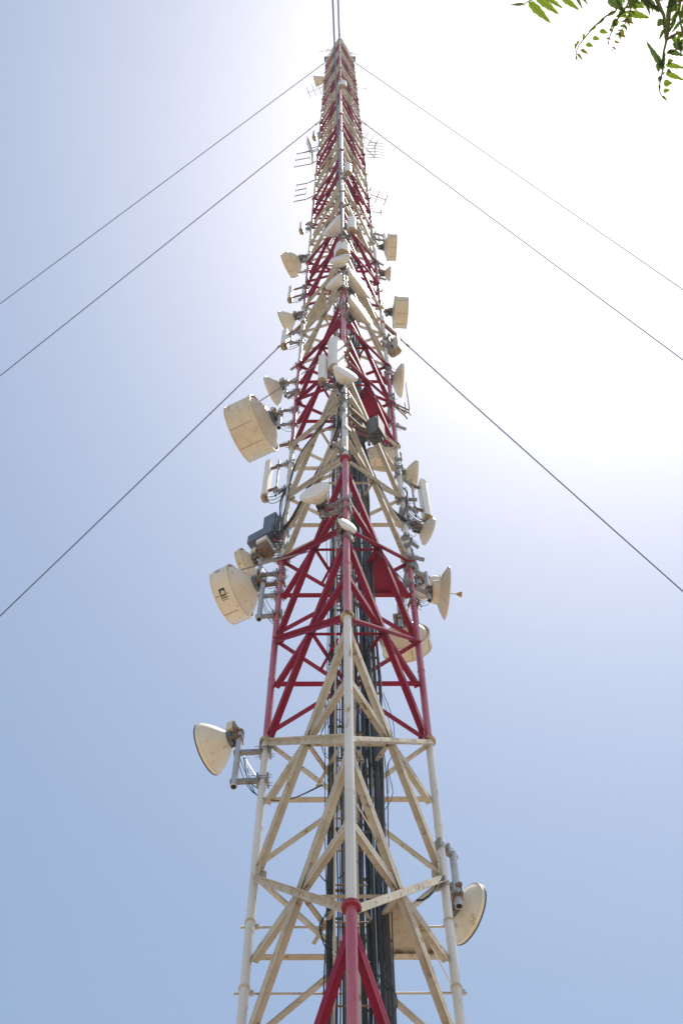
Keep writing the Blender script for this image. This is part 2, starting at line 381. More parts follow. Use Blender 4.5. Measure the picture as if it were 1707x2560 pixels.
for x in (-0.165, -0.142, -0.131, -0.098, -0.073, -0.062, -0.022, 0.012):
    sp.append((x, random.uniform(-.03, .02), random.choice((0.007, 0.010, 0.014)), random.choice((34, 48, 62, 80, 100)), 'black_cable'))
sp += [(-0.212, 0.0, 0.006, 33, 'black_cable'), (-0.185, 0.01, 0.005, 46, 'black_cable'), (-0.045, -0.03, 0.004, 40, 'pale_cable')]
for i in range(7): sp.append((random.uniform(-0.18, 0.03), random.uniform(-.06, .05), random.choice((0.004, 0.006, 0.009)), random.choice((26, 34, 42, 60)), 'black_cable'))
bl = bundle('cable_bundle', 'thin bundle of black feeder cables left of the nearest leg', sp, CY)
sp = []
for x in (0.196, 0.212, 0.238, 0.252, 0.296, 0.309, 0.322, 0.338, 0.352, 0.366, 0.381, 0.402, 0.416, 0.432, 0.449, 0.466, 0.500, 0.519, 0.548):
    top = random.choice((34, 44, 60, 80, 112)) if x > 0.43 else random.choice((70, 95, 112, 116))
    sp.append((x, random.uniform(-.05, .03), random.choice((0.008, 0.011, 0.016)), top, 'black_cable'))
sp += [(0.455, -0.055, 0.030, 112, 'black_cable'), (0.575, -0.02, 0.022, 27, 'black_cable'), (0.60, 0.01, 0.008, 24, 'black_cable'), (0.335, -0.06, 0.024, 100, 'black_cable'), (0.247, -0.055, 0.014, 112, 'black_cable'), (0.535, 0.0, 0.007, 40, 'pale_cable'), (0.49, -0.06, 0.006, 60, 'pale_cable'), (0.275, -0.02, 0.005, 60, 'pale_cable'), (0.395, -0.07, 0.006, 50, 'pale_cable')]
for i in range(10): sp.append((random.uniform(0.19, 0.58), random.uniform(-.09, .05), random.choice((0.004, 0.006, 0.009, 0.012)), random.choice((26, 34, 44, 60, 90)), 'black_cable'))
sp = [(0.19+(q[0]-0.19)*0.87,)+q[1:] for q in sp]
brr = bundle('cable_bundle', 'thick bundle of black feeder cables right of the nearest leg', sp, CY)
cb = MB(); cb.box(Vector((0.16, -0.075, 0)), (0.14, 0, 0), (0, 0.006, 0), (0, 0, 0.022)); cme = cb.mesh('cable_strap', False); cme.materials.append(M['gasket'])
z = 9.5
while z < 60:
    link('cable_strap', cme, brr, Vector((0.03+random.uniform(-.04, .04), random.uniform(-.004, .004), z))); z += random.uniform(2.0, 2.9)
cb = MB(); cb.box(Vector((0.08, -0.045, 0)), (0.09, 0, 0), (0, 0.005, 0), (0, 0, 0.016)); cme = cb.mesh('cable_strap', False); cme.materials.append(M['gasket'])
z = 10.1
while z < 50:
    link('cable_strap', cme, bl, Vector((random.uniform(-.02, .02), 0, z))); z += random.uniform(2.4, 3.2)
# ------------------------------------------------------------------ antenna builders
def loc_part(mb, name, m, parent, base, smooth=True):
    b = Vector(base); mb.v = [tuple(Vector(v)-b) for v in mb.v]
    return mb.build(name, m, parent, None, smooth)
def hollow_pipe(e, base, p0, p1, r, m='galv_pale', name='mount_pipe'):
    p0, p1 = Vector(p0), Vector(p1); L_ = (p1-p0).length
    mb = MB(); mb.lathe(p0, p1-p0, [(r*0.82, 0.10), (r*0.82, 0.0), (r, 0.0), (r, L_), (1e-4, L_)], 16)
    o = loc_part(mb, name, m, e, base)
    mb = MB(); mb.lathe(p0, p1-p0, [(r*0.80, 0.012), (1e-4, 0.012)], 14); mb.f = [f[::-1] for f in mb.f]
    loc_part(mb, 'bore_shade', 'pipe_shade', o, base)  # black disc just inside the mouth stands in for the shaded interior
    return o
def leg_clamp(e, base, leg, z, dirv, m='galv'):
    """two channel plates gripping a tower leg, with protruding bolts"""
    c = Vector((LEG[leg].x, LEG[leg].y, z)); d = Vector((dirv.x, dirv.y, 0)).normalized(); s_ = Vector((-d.y, d.x, 0)); mb = MB()
    for sg in (-1, 1):
        mb.box(c+d*sg*(LR+0.016), d*0.014, s_*0.085, Z*0.075)
        for zz in (-0.03, 0.03):
            mb.tube([c+s_*sg*0.066+Z*zz-d*0.13, c+s_*sg*0.066+Z*zz+d*0.15], 0.0055, 6)
    return loc_part(mb, 'leg_clamp', m, e, base, False)
def arm(e, base, p0, p1, m='galv', w_=0.032):
    p0, p1 = Vector(p0), Vector(p1); d = (p1-p0).normalized(); s_ = d.cross(Z).normalized(); mb = MB()
    mb.prism([p0+s_*a_+Z*b_ for a_, b_ in ((-w_, -w_), (w_, -w_), (w_, w_), (w_-.006, w_), (w_-.006, -w_+.006), (-w_+.006, -w_+.006), (-w_+.006, w_), (-w_, w_))], p1-p0)
    return loc_part(mb, 'arm', m, e, base, False)
def pipe_clamp(e, base, c, r, d, m='rusty_steel'):
    mb = MB(); mb.lathe(c, Z, [(r, -0.03), (r+0.014, -0.03), (r+0.014, 0.03), (r, 0.03)], 14)
    s_ = Vector((-d.y, d.x, 0))
    for sg in (-1, 1): mb.box(Vector(c)+s_*sg*(r+0.025), s_*0.02, d*0.02, Z*0.026)
    return loc_part(mb, 'pipe_clamp', m, e, base, False)
def mount(e, base, pipe_xy, zc, lo, hi, leg, r=0.032, arms=(-0.32, 0.02), pm='galv_pale', am='galv', ext=0.06):
    p = Vector((pipe_xy.x, pipe_xy.y, 0)); l = LEG[leg]; d = (p-l); d.z = 0; dl = d.length; d.normalize()
    hollow_pipe(e, base, p+Z*(zc+lo), p+Z*(zc+hi), r, pm)
    for a_ in arms:
        z = zc+a_
        arm(e, base, l+Z*z+d*(LR+0.02), p+Z*z+d*ext, am)
        leg_clamp(e, base, leg, z, d)
def radio_box(e, base, c, d, s=(0.11, 0.09, 0.13), m='dish_tan', name='radio_unit', fins=True):
    d = Vector((d.x, d.y, 0)).normalized(); x = Vector((-d.y, d.x, 0)); mb = MB(); c = Vector(c)
    mb.box(c, x*s[0], d*s[1], Z*s[2])
    o = loc_part(mb, name, m, e, base, False)
    if fins:
        mb = MB()
        for i in range(5): mb.box(c-d*(s[1]+0.012)+x*s[0]*(-0.8+0.4*i), x*0.006, d*0.011, Z*s[2]*0.9)
        mb.tube([c-Z*s[2], c-Z*(s[2]+0.05)], 0.016, 8); mb.tube([c-Z*s[2]+x*0.05, c-Z*(s[2]+0.04)+x*0.05], 0.012, 8)
        loc_part(mb, 'cooling_fin', m if m != 'dish_tan' else 'rusty_steel', o, base, False)
    return o
def drop_cable(e, base, a_, b_, drop=0.18, r=0.007, m='black_cable', side=Vector((0, 0, 0))):
    mb = MB(); mb.tube(sag(a_, b_, drop, 9, side), r, 6); return loc_part(mb, 'jumper_cable', m, e, base)
def dish(label, px, py, pY, a, D, kind, leg, dep=None, drum=0.0, m='dish_cream', lo=-0.72, hi=0.25, arms=(-0.58, -0.05), off=0.10, box=True, strut=None, group=None, rim=True, cables=3, pr=0.042, radm='radome', back='cone', gask=False, lat=0.0):
    """microwave dish: (px, py) is where the centre of its front rim shows, pY the depth of its mounting pipe"""
    R = D/2; b = az(a); dep = dep if dep else (0.42*D if kind == 'cone' else 0.26*D)
    lead = 0.07*D if kind == 'cone' else 0.0
    Y = pY+b.y*(dep+drum+off+pr+lead)
    c = at(px, py, Y); pipe = c-b*(dep+drum+off+pr+lead)+Vector((b.y, -b.x, 0))*lat; base = Vector((pipe.x, pipe.y, c.z+lo))
    e = thing('microwave_dish', label, 'dish antenna', base, group)
    if kind == 'cone': c = c-b*0.07*D
    v0 = c-b*drum                                  # rim of the reflector proper
    hub_r = 0.20*R+0.02
    mb = MB(); prof = []
    for i in range(11):                            # hub -> rim, convex back
        t = i/10
        if kind == 'cone': r = hub_r+(R-hub_r)*(0.55*t+0.45*math.sin(t*math.pi/2)); y = -dep*(1-t)
        else: r = hub_r+(R*0.985-hub_r)*t; y = -dep*(1-(r/R)**2)*1.04
        prof.append((r, y))
    if kind == 'open':
        prof = [(hub_r+(R-hub_r)*i/10, -dep*(1-(i/10)**1.6)) for i in range(11)]
        prof += [(R, 0.012), (R*0.985, 0.012)] + [(hub_r+(R*0.985-hub_r)*i/10, -dep*(1-(i/10)**1.6)+0.012) for i in range(9, -1, -1)] + [(1e-4, -dep+0.012)]
    mb.lathe(v0, b, prof, 48)
    rf = loc_part(mb, 'reflector', m, e, base)
    if kind == 'cone':
        mb = MB(); mb.lathe(c, b, [(R, -0.004), (R+0.012, -0.004), (R+0.012, 0.07*D), (R-0.004, 0.07*D)], 48); rm = loc_part(mb, 'rim', m, e, base)
        if gask: mb = MB(); mb.lathe(c+b*0.07*D, b, [(R+0.004, -0.012), (R+0.017, -0.012), (R+0.017, 0.006), (R+0.002, 0.006)], 48); loc_part(mb, 'gasket', 'gasket', rm, base)
        mb = MB(); mb.lathe(c+b*0.07*D, b, [(R+0.003, 0.003), (R*0.7, 0.016), (R*0.35, 0.024), (1e-4, 0.027)], 40); loc_part(mb, 'radome', radm, e, base)
    elif kind == 'drum':
        mb = MB(); mb.lathe(v0, b, [(R, -0.001), (R, drum)], 56); sh = loc_part(mb, 'shroud', m if back != 'tan' else 'dish_tan', e, base)
        mb = MB(); mb.lathe(v0, b, [(R-0.004, -0.02), (R-0.004, -0.045*D), (R+0.020, -0.045*D), (R+0.020, 0.022), (R, 0.022)], 56); loc_part(mb, 'rim', m, sh, base)
        mb = MB(); mb.lathe(c, b, [(R, -0.014), (R+0.011, -0.014), (R+0.011, 0.010), (R-0.008, 0.010)], 56); loc_part(mb, 'rim', m, sh, base)
        _, u_, w_ = basis(b)             # riveted seam strips along the shroud
        for an in (205, 258, 300, 20):
            mb = MB(); q = u_*math.cos(R_(an))+w_*math.sin(R_(an)); t_ = b.cross(q)
            mb.box(v0+q*(R+0.002)+b*drum*0.5, b*(drum*0.5-0.024), t_*0.006, q*0.003)
            for i in range(7): mb.box(v0+q*(R+0.006)+b*(0.04+(drum-0.08)*i/6), b*0.006, t_*0.006, q*0.002)
            loc_part(mb, 'seam', 'seam_rust', sh, base, False)
        mb = MB(); mb.lathe(c, b, [(R-0.004, 0.004), (R*0.6, 0.012), (1e-4, 0.016)], 40); loc_part(mb, 'radome', radm, e, base)
        e['_sh'] = 1
    else:
        mb = MB(); f0 = c-b*dep; mb.tube([f0, f0+b*(dep+0.20*D)], 0.010, 8); loc_part(mb, 'feed_arm', 'galv', e, base)
        mb = MB(); mb.lathe(f0+b*(dep+0.19*D), b, [(0.012, 0), (0.022, 0.01), (0.052, 0.085), (0.052, 0.095), (1e-4, 0.095)], 16); loc_part(mb, 'feed_horn', 'orange_rust', e, base)
        mb = MB(); mb.lathe(c-b*dep, b, [(1e-4, -0.10), (R*0.42, -0.10), (R*0.46, 0.0), (R*0.5, 0.10*D)], 28); loc_part(mb, 'backing_ring', m, e, base)
    # hub, pan bracket, radio
    h0 = v0-b*dep
    mb = MB(); mb.lathe(h0, b, [(1e-4, -0.055), (hub_r*0.75, -0.055), (hub_r*1.12, -0.045), (hub_r*1.18, -0.012), (hub_r*1.22, 0.0), (hub_r*1.3, 0.02)], 28); loc_part(mb, 'hub', 'mid_grey', e, base)
    x = Vector((-b.y, b.x, 0)); mb = MB()
    for sg in (-1, 1):
        mb.box(h0-b*(off*0.55)+x*sg*0.07-Z*0.02, b*(off*0.5+0.02), x*0.006, Z*0.10)
    mb.box(h0-b*(off*0.9)-Z*0.02, b*0.008, x*0.085, Z*0.11)
    loc_part(mb, 'bracket', 'rusty_steel', e, base, False)
    for zz in (-0.10, 0.07): pipe_clamp(e, base, Vector((pipe.x, pipe.y, c.z+zz)), pr, b)
    if box: radio_box(e, base, h0-b*(off*0.3)+x*0.04+Z*(0.10+0.09*D), b, (0.055+0.05*D, 0.05, 0.07+0.04*D))
    mount(e, base, pipe, c.z, lo, hi, leg, pr, arms)
    l = LEG[leg]
    for i in range(cables):
        drop_cable(e, base, h0-b*0.05+Z*(0.06-0.05*i), Vector((l.x, l.y, c.z+lo-0.15*i))+ (pipe-l).normalized()*Vector((1, 1, 0)).length*0.05, 0.10+0.12*i+random.uniform(0, .12), 0.0055, 'black_cable', x*random.uniform(-.05, .05))
    if strut:
        q = Vector(strut); mb = MB(); s0 = v0+x*R*0.55*(1 if x.dot(q-v0) > 0 else -1)-b*0.02*D+Z*R*0.55
        mb.tube([s0, q], 0.014, 8); mb.box(s0, b*0.03, x*0.03, Z*0.03); loc_part(mb, 'strut', 'galv', e, base)
    return e, c, b, R
def panel(label, px, py, Y, a, w_, t_, h_, leg, group=None, pipe_off=0.17, pipe=True, arms=None, cap='panel_cap', m='panel_white', tilt=0.0, cables=3, name='panel_antenna'):
    """sector antenna: (px, py) shows the middle of the panel body"""
    b = az(a); x = Vector((b.y, -b.x, 0)); c = at(px, py, Y); pp = c-b*(t_+pipe_off); base = Vector((pp.x, pp.y, c.z-h_/2-0.15))
    e = thing(name, label, 'antenna', base, group)
    out = [(-1, -1), (1, -1), (1, 0.25), (0.82, 0.75), (0.45, 1.0), (-0.45, 1.0), (-0.82, 0.75), (-1, 0.25)]
    mb = MB(); mb.prism([c+x*w_/2*i+b*t_*j-Z*h_/2 for i, j in out], Z*h_); loc_part(mb, 'radome', m, e, base, False)
    for sg in (-1, 1):
        mb = MB(); mb.prism([c+x*w_/2*1.03*i+b*t_*1.03*j+Z*(sg*h_/2-0.03 if sg < 0 else h_/2-0.004) for i, j in out], Z*0.034); loc_part(mb, 'end_cap', cap if sg < 0 else m, e, base, False)
    for i in range(4):
        mb = MB(); mb.tube([c+x*w_*(-0.3+0.2*i)-b*t_*0.2-Z*(h_/2+0.02), c+x*w_*(-0.3+0.2*i)-b*t_*0.2-Z*(h_/2+0.075)], 0.013, 8)
        loc_part(mb, 'connector', 'galv', e, base)
    if pipe:
        arms = arms if arms else (-h_*0.40, h_*0.36)
        mount(e, base, pp, c.z, -h_/2-0.06, h_/2+0.05, leg, 0.026, arms, am='galv')
        for zz in (-h_*0.32, h_*0.34):
            mb = MB(); q = Vector((pp.x, pp.y, c.z+zz)); mb.box((q+c-b*t_+Z*zz*0)/2+Z*0 if False else q.lerp(Vector((c.x, c.y, c.z+zz))-b*t_, 0.5), b*(pipe_off*0.5+0.02), x*0.03, Z*0.018)
            mb.lathe(q, Z, [(0.026, -0.03), (0.042, -0.03), (0.042, 0.03), (0.026, 0.03)], 12); loc_part(mb, 'bracket', 'rusty_steel', e, base, False)
    l = LEG[leg]
    for i in range(cables):
        drop_cable(e, base, c+x*w_*(-0.3+0.2*i)-b*t_*0.2-Z*(h_/2+0.07), Vector((l.x, l.y, c.z-h_*0.36-0.1*i))+(pp-l).normalized()*0.09, 0.12+0.10*i+random.uniform(0, .15), 0.008)
    return e, c
# spare clamps, stub brackets and step bolts left on the legs
random.seed(21)
for k, zs in (('R', (22.4, 24.3, 25.1, 25.7, 26.4, 27.0, 31.5, 33.2, 36.0, 38.0, 44.2, 46.0, 47.1, 48.3, 52.4)), ('L', (23.2, 24.6, 30.3, 34.0, 36.4, 41.4, 43.8, 47.0, 49.2, 55.0)), ('F', (24.4, 25.6, 30.2, 31.0, 33.6, 36.2, 39.4, 41.4, 43.0, 45.4, 47.6, 50.2, 52.8))):
    for z in zs:
        d = az({'R': 75, 'L': -75, 'F': random.choice((140, 220))}[k]+random.uniform(-30, 30)); c = LEG[k]+Z*z; s_ = Vector((-d.y, d.x, 0)); m = MB()
        for sg in (-1, 1):
            m.box(c+d*sg*(LR+0.018), d*0.014, s_*0.08, Z*0.05)
            m.tube([c+s_*sg*0.066-d*0.12, c+s_*sg*0.066+d*random.uniform(.14, .24)], 0.006, 6)
        if random.random() < 0.6: m.box(c+d*(LR+0.13)+Z*0.02, d*0.12, s_*0.03, Z*0.03)
        m.build('leg_clamp', random.choice(('galv', 'rusty_steel', 'galv')), tower, None, False)
# ---- dishes on the left leg (outward side)
OUT_L, OUT_R = -64, 62
dish('cream cone-backed dish with dark rim, lowest antenna on the left side', 476, 1721, 10.80, OUT_L, 0.77, 'cone', 'L', dep=0.34, lo=-1.28, hi=0.06, arms=(-1.16, -0.45), gask=True, pr=0.047)
e, c, b, R = dish('drum dish with black printed emblem on its shroud, left side', 514, 1374, 10.80, OUT_L, 1.02, 'drum', 'L', dep=0.36, drum=0.30, m='dish_cream', lo=-1.48, hi=0.02, arms=(-1.38, -0.62), pr=0.047, strut=LEG['L']+Z*(zn(3.62))+Vector((0.55, -0.75, 0)))
# printed emblem, text lines and tick marks wrapped on that shroud
_, u_, w_ = basis(b)
def wrap(an, t): return c-b*0.30+(u_*math.cos(R_(an))+w_*math.sin(R_(an)))*(R+0.0035)+b*t
def patch(mb, a0, a1, t0, t1, lift=0.0):
    k = 5; vs = []
    for i in range(k+1):
        an = a0+(a1-a0)*i/k; q = (u_*math.cos(R_(an))+w_*math.sin(R_(an)))
        vs += [wrap(an, t0)+q*lift, wrap(an, t1)+q*lift]
    mb.add(vs, [(2*i, 2*i+1, 2*i+3, 2*i+2) for i in range(k)])
sh = [o for o in e.children if o.name.startswith('shroud')][0]
an0 = max(range(0, 360, 2), key=lambda a_: -(u_*math.cos(R_(a_))+w_*math.sin(R_(a_))).dot(Vector((0.12, 0.62, 0.80))))   # side turned to the ground and the camera
mb = MB(); patch(mb, an0-11, an0+5, 0.08, 0.19); loc_part(mb, 'emblem', 'ink', sh, e.location, False)
mb = MB()
for i in range(6):                                   # pale petals fanning out on the black square
    t = -1+2*i/5; patch(mb, an0-8+0.4*abs(t), an0+1.5-3*abs(t), 0.13+t*0.030-0.005, 0.13+t*0.030+0.005, 0.002)
loc_part(mb, 'emblem_petals', 'dish_cream', sh, e.location, False)
mb = MB(); patch(mb, an0-15.5, an0-13.5, 0.07, 0.20)
for i in range(6): patch(mb, an0-20, an0-18, 0.075+i*0.021, 0.075+i*0.021+0.013)
loc_part(mb, 'lettering', 'ink', sh, e.location, False)
mb = MB()
for i in range(4): patch(mb, an0+52+i*5, an0+53.2+i*5, 0.12, 0.12+(0.13 if i in (1, 3) else 0.07))
loc_part(mb, 'tick_marks', 'ink', sh, e.location, False)
dish('small tan dish with a cluster of radio boxes above the emblem dish', 556, 1297, 10.80, OUT_L, 0.56, 'drum', 'L', dep=0.16, drum=0.09, m='dish_tan', lo=-1.05, hi=0.10, arms=(-0.80, -0.2), off=0.12)
dish('very large cream drum dish with riveted rusty seams, left side', 548, 998, 10.80, OUT_L, 1.46, 'drum', 'L', dep=0.30, drum=0.64, m='dish_tan', lo=-0.90, hi=0.40, arms=(-0.70, 0.30), off=0.14, pr=0.055, strut=LEG['L']+Z*zn(7.35)+Vector((0.75, -0.85, 0)))
dish('grey cone dish just above the very large drum dish', 622, 899, 10.80, OUT_L, 0.80, 'cone', 'L', dep=0.27, m='dish_grey', lo=-1.0, hi=0.30, arms=(-0.75, 0.1))
dish('cream cone dish by the left end of the lowest guy wire', 651, 741, 10.80, OUT_L, 0.72, 'cone', 'L', dep=0.34, m='dish_cream', lo=-0.4, hi=0.3, arms=(-0.3, 0.1), gask=True)
dish('tan drum dish tilted beyond the upper left leg, held by two stays', 659, 612, 10.80, OUT_L, 0.95, 'drum', 'L', dep=0.30, drum=0.24, m='dish_tan', lo=-0.6, hi=0.3, arms=(-0.5, 0.1))
# ---- dishes on the right leg
dish('cream dish with dark rim seen from behind, lowest on the right side', 1076, 2100, 11.10, 60, 0.76, 'cone', 'R', dep=0.15, m='dish_cream', lo=-0.26, hi=0.76, arms=(-0.05, 0.70), off=0.05, gask=True, pr=0.050, lat=0.22)
dish('big cream drum dish pointing away behind the right leg of the red section', 935, 1492, 11.75, 12, 0.92, 'drum', 'R', dep=0.30, drum=0.26, m='dish_tan', lo=-0.4, hi=0.5, arms=(0.1, 0.4))
dish('open shallow reflector with a yellow feed horn, right side', 1024, 1362, 10.95, 84, 0.97, 'open', 'R', dep=0.16, m='dish_tan', lo=-0.35, hi=0.75, arms=(-0.1, 0.6), off=0.12, box=False)
dish('cream dish half hidden between the right leg and the open reflector', 985, 1352, 11.35, 40, 0.62, 'cone', 'R', dep=0.16, m='dish_cream', lo=-0.3, hi=0.5, arms=(0.05, 0.4), off=0.08)
dish('small grey dish below the white panel antenna on the right', 986, 1222, 10.95, 66, 0.55, 'cone', 'R', dep=0.17, m='dish_grey', lo=-0.25, hi=0.3, arms=(-0.15, 0.1), off=0.08)
dish('cream cone dish behind the top of the right white panel antenna', 956, 1092, 10.95, 84, 0.66, 'cone', 'R', dep=0.22, m='dish_cream', lo=-0.4, hi=0.4, arms=(-0.2, 0.25), off=0.10)
dish('cream drum dish behind the lattice of the upper white section, pointing away', 878, 1068, 11.75, -6, 0.86, 'drum', 'R', dep=0.26, drum=0.30, m='dish_tan', lo=-0.4, hi=0.5, arms=(0.1, 0.4), radm='dish_cream')
dish('tan cone dish beside the thin white whip antennas', 924, 874, 10.95, 86, 0.88, 'cone', 'R', dep=0.22, m='dish_cream', lo=-0.4, hi=0.5, arms=(-0.2, 0.25), off=0.10)
dish('large tan drum dish on the right, nearest above the lowest guy wire', 934, 719, 11.0, 86, 0.97, 'drum', 'R', dep=0.10, drum=0.36, m='dish_tan', lo=-0.45, hi=0.4, arms=(-0.3, 0.25), off=0.14)
dish('small tan cone dish between the two right-hand drum dishes', 896, 629, 11.0, 86, 0.50, 'cone', 'R', dep=0.18, m='dish_tan', lo=-0.2, hi=0.55, arms=(0.2, 0.45), off=0.10)
dish('tan drum dish highest on the right side of the tower', 909, 569, 11.0, 87, 0.98, 'drum', 'R', dep=0.18, drum=0.28, m='dish_tan', lo=-0.3, hi=0.5, arms=(-0.1, 0.3), off=0.12)
# ---- dishes on the near leg, aimed over the photographer
dish('cream bowl dish left of the near leg, just under the red flange', 722, 1127, 8.86, 204, 0.52, 'cone', 'F', dep=0.20, m='dish_cream', lo=-0.42, hi=0.18, arms=(-0.30, 0.02), off=0.08, pr=0.03)
dish('small round cream dish on the near leg of the red section', 799, 1206, 8.80, 148, 0.31, 'cone', 'F', dep=0.07, m='dish_cream', lo=-0.42, hi=0.12, arms=(-0.25, 0.05), off=0.07, pr=0.03)
dish('cream bowl dish in front of the big white panel antenna', 794, 855, 8.55, 152, 0.54, 'cone', 'F', dep=0.22, m='dish_cream', lo=-0.5, hi=0.2, arms=(-0.35, 0.05), off=0.07, pr=0.03)
dish('lower of two long white-faced dishes leaning right of the near leg', 830, 711, 9.05, 128, 0.86, 'cone', 'F', dep=0.22, m='dish_tan', lo=-0.3, hi=0.3, arms=(-0.2, 0.15), off=0.07)
dish('upper of two long white-faced dishes leaning right of the near leg', 828, 650, 9.05, 128, 0.92, 'cone', 'F', dep=0.22, m='dish_tan', lo=-0.3, hi=0.3, arms=(-0.2, 0.15), off=0.07)
dish('white-faced dish left of the near leg, above the red flange', 765, 644, 8.75, 222, 0.54, 'cone', 'F', dep=0.22, m='dish_cream', lo=-0.55, hi=0.2, arms=(-0.4, 0.05), off=0.07, pr=0.03)
dish('cream dish under the white box antenna on the near leg', 780, 592, 8.70, 198, 0.58, 'cone', 'F', dep=0.22, m='dish_cream', lo=-0.6, hi=0.2, arms=(-0.4, 0.05), off=0.07, pr=0.03)
dish('large white-faced dish with stained cone, uppermost on the near leg', 760, 517, 8.75, 228, 0.80, 'cone', 'F', dep=0.34, m='dish_grey', lo=-0.6, hi=0.2, arms=(-0.4, 0.05), off=0.07, pr=0.03)
# ---- sector panels
panel('tall white panel antenna below the very large drum dish', 613, 1104, 10.90, -72, 0.20, 0.07, 1.9, 'L')
panel('short rust-ended panel antenna at the left end of the lowest guy wire', 654, 780, 10.85, -70, 0.22, 0.09, 1.35, 'L', pipe_off=0.12)
panel('slim white panel with dark base left of the red upper section', 667, 676, 10.85, -75, 0.20, 0.07, 1.5, 'L', pipe_off=0.35)
panel('small pale panel antenna high on the left leg', 693, 524, 10.85, -70, 0.26, 0.08, 1.2, 'L')
panel('tiny pale panel beside the left grid antenna', 722, 312, 10.85, -75, 0.36, 0.10, 1.6, 'L', cables=0)
panel('tall white panel antenna above the small grey dish, right side', 976, 1150, 11.05, 72, 0.20, 0.09, 1.85, 'R')
panel('short square panel with grey back and rusty base, right leg', 906, 797, 10.85, 35, 0.36, 0.10, 1.0, 'R', m='dish_grey')
panel('pale slim panel behind the highest right-hand drum dish', 883, 548, 10.90, 75, 0.14, 0.06, 1.3, 'R', cables=0)
panel('big bright white panel antenna on the near leg', 774, 818, 8.62, 140, 0.34, 0.11, 2.0, 'F', pipe_off=0.10)
panel('narrow panel antenna left of the big bright panel', 740, 848, 8.60, 206, 0.16, 0.08, 1.6, 'F', pipe_off=0.12)
panel('white box-shaped panel antenna high on the near leg', 787, 578, 8.40, 158, 0.40, 0.18, 1.0, 'F', pipe_off=0.08)
panel('bright white panel right of the uppermost near-leg dish', 808, 516, 8.55, 165, 0.26, 0.10, 1.7, 'F')
panel('slim white panel on the near leg among the upper red bands', 799, 387, 8.60, 165, 0.24, 0.09, 1.9, 'F', cables=0)
panel('tiny white panel near the very top of the tower', 787, 193, 8.60, 165, 0.45, 0.12, 2.6, 'F', cables=0)
# ---- dark radio units
e0 = at(605, 1238, 10.75); e = thing('radio_unit_stack', 'dark grey radio units with red and black leads, left side', 'radio unit', e0-Z*0.3)
b = az(-60); x = Vector((b.y, -b.x, 0))
radio_box(e, e.location, e0, b, (0.14, 0.27, 0.17), 'mid_grey', 'housing')
radio_box(e, e.location, e0-b*0.17+x*0.05+Z*0.42, b, (0.16, 0.13, 0.34), 'mid_grey', 'housing')
radio_box(e, e.location, e0+Vector((0.05, -0.08, -0.42)), b, (0.13, 0.11, 0.07), 'panel_white', 'junction_box', False)
radio_box(e, e.location, e0+Vector((0.08, -0.06, -0.64)), b, (0.15, 0.10, 0.09), 'rusty_steel', 'junction_box', False)
hollow_pipe(e, e.location, Vector((e0.x+0.30, e0.y-0.02, e0.z-0.5)), Vector((e0.x+0.30, e0.y-0.02, e0.z+0.6)), 0.03)
for zz in (-0.3, 0.35): arm(e, e.location, LEG['L']+Z*(e0.z+zz), Vector((e0.x+0.12, e0.y, e0.z+zz))); leg_clamp(e, e.location, 'L', e0.z+zz, Vector((-1, 0, 0)))
for i in range(7):
    drop_cable(e, e.location, e0+Vector((0.1+0.03*i, -0.1, -0.05)), LEG['L']+Vector((0.0, -0.08, e0.z+0.1*i-0.2)), random.uniform(.05, .4), 0.009, 'black_cable' if i not in (2, 5) else 'red_cable', Vector((0, -.08, 0)))
e0 = at(852, 993, 9.25); e = thing('radio_unit_stack', 'dark glossy radio units with red leads right of the near leg', 'radio unit', e0-Z*0.5)
b = az(120)
radio_box(e, e.location, e0+b*0.08, b, (0.13, 0.11, 0.42), 'dark_grey', 'housing')
radio_box(e, e.location, e0-b*0.16+Vector((-.05, -.05, 0.02)), b, (0.10, 0.08, 0.30), 'dark_grey', 'housing')
radio_box(e, e.location, e0+b*0.22+Z*0.05, b, (0.13, 0.02, 0.36), 'dark_grey', 'sun_shield', False)
hollow_pipe(e, e.location, e0-b*0.06-Z*0.62, e0-b*0.06+Z*0.5, 0.03)
for zz in (-0.25, 0.3): arm(e, e.location, LEG['F']+Z*(e0.z+zz), e0+Z*zz, 'rusty_steel'); leg_clamp(e, e.location, 'F', e0.z+zz, Vector((1, 0.6, 0)))
for i in range(5):
    drop_cable(e, e.location, e0+Vector((0.05*i-.1, -0.1, -0.45)), LEG['F']+Vector((0.06, 0.05, e0.z-0.3-0.1*i)), random.uniform(.1, .4), 0.008, 'red_cable' if i % 2 else 'black_cable')
# ---- black cable runs hung along the faces
def cable_run(label, pts, k, spread, r):
    e = thing('cable_run', label, 'cables', pts[-1])
    for i in range(k):
        o = Vector((random.uniform(-1, 1), random.uniform(-.5, .5), random.uniform(-1, 1)))*spread
        P = [Vector(p)+o*(0.4+0.6*math.sin(j*1.7+i))+Vector((random.uniform(-.3, .3), 0, random.uniform(-.3, .3)))*spread for j, p in enumerate(pts)]
        Q = []
        for j in range(len(P)-1):
            p0, p1, p2, p3 = P[max(j-1, 0)], P[j], P[j+1], P[min(j+2, len(P)-1)]
            for t in (0, .25, .5, .75):
                Q.append(0.5*((2*p1)+(p2-p0)*t+(2*p0-5*p1+4*p2-p3)*t*t+(3*p1-p0-3*p2+p3)*t*t*t))
        Q.append(P[-1]); m = MB(); m.tube(Q, r*random.uniform(.7, 1.2), 7); loc_part(m, 'cable', 'black_cable', e, e.location)
    return e
cable_run('thick black cable run slanting from the near leg down to the left radio units', [at(779, 930, 8.9), at(775, 985, 9.0), at(745, 1055, 9.55), at(708, 1120, 10.0), at(672, 1185, 10.5), at(648, 1215, 10.72), at(628, 1232, 10.7)], 7, 0.06, 0.016)
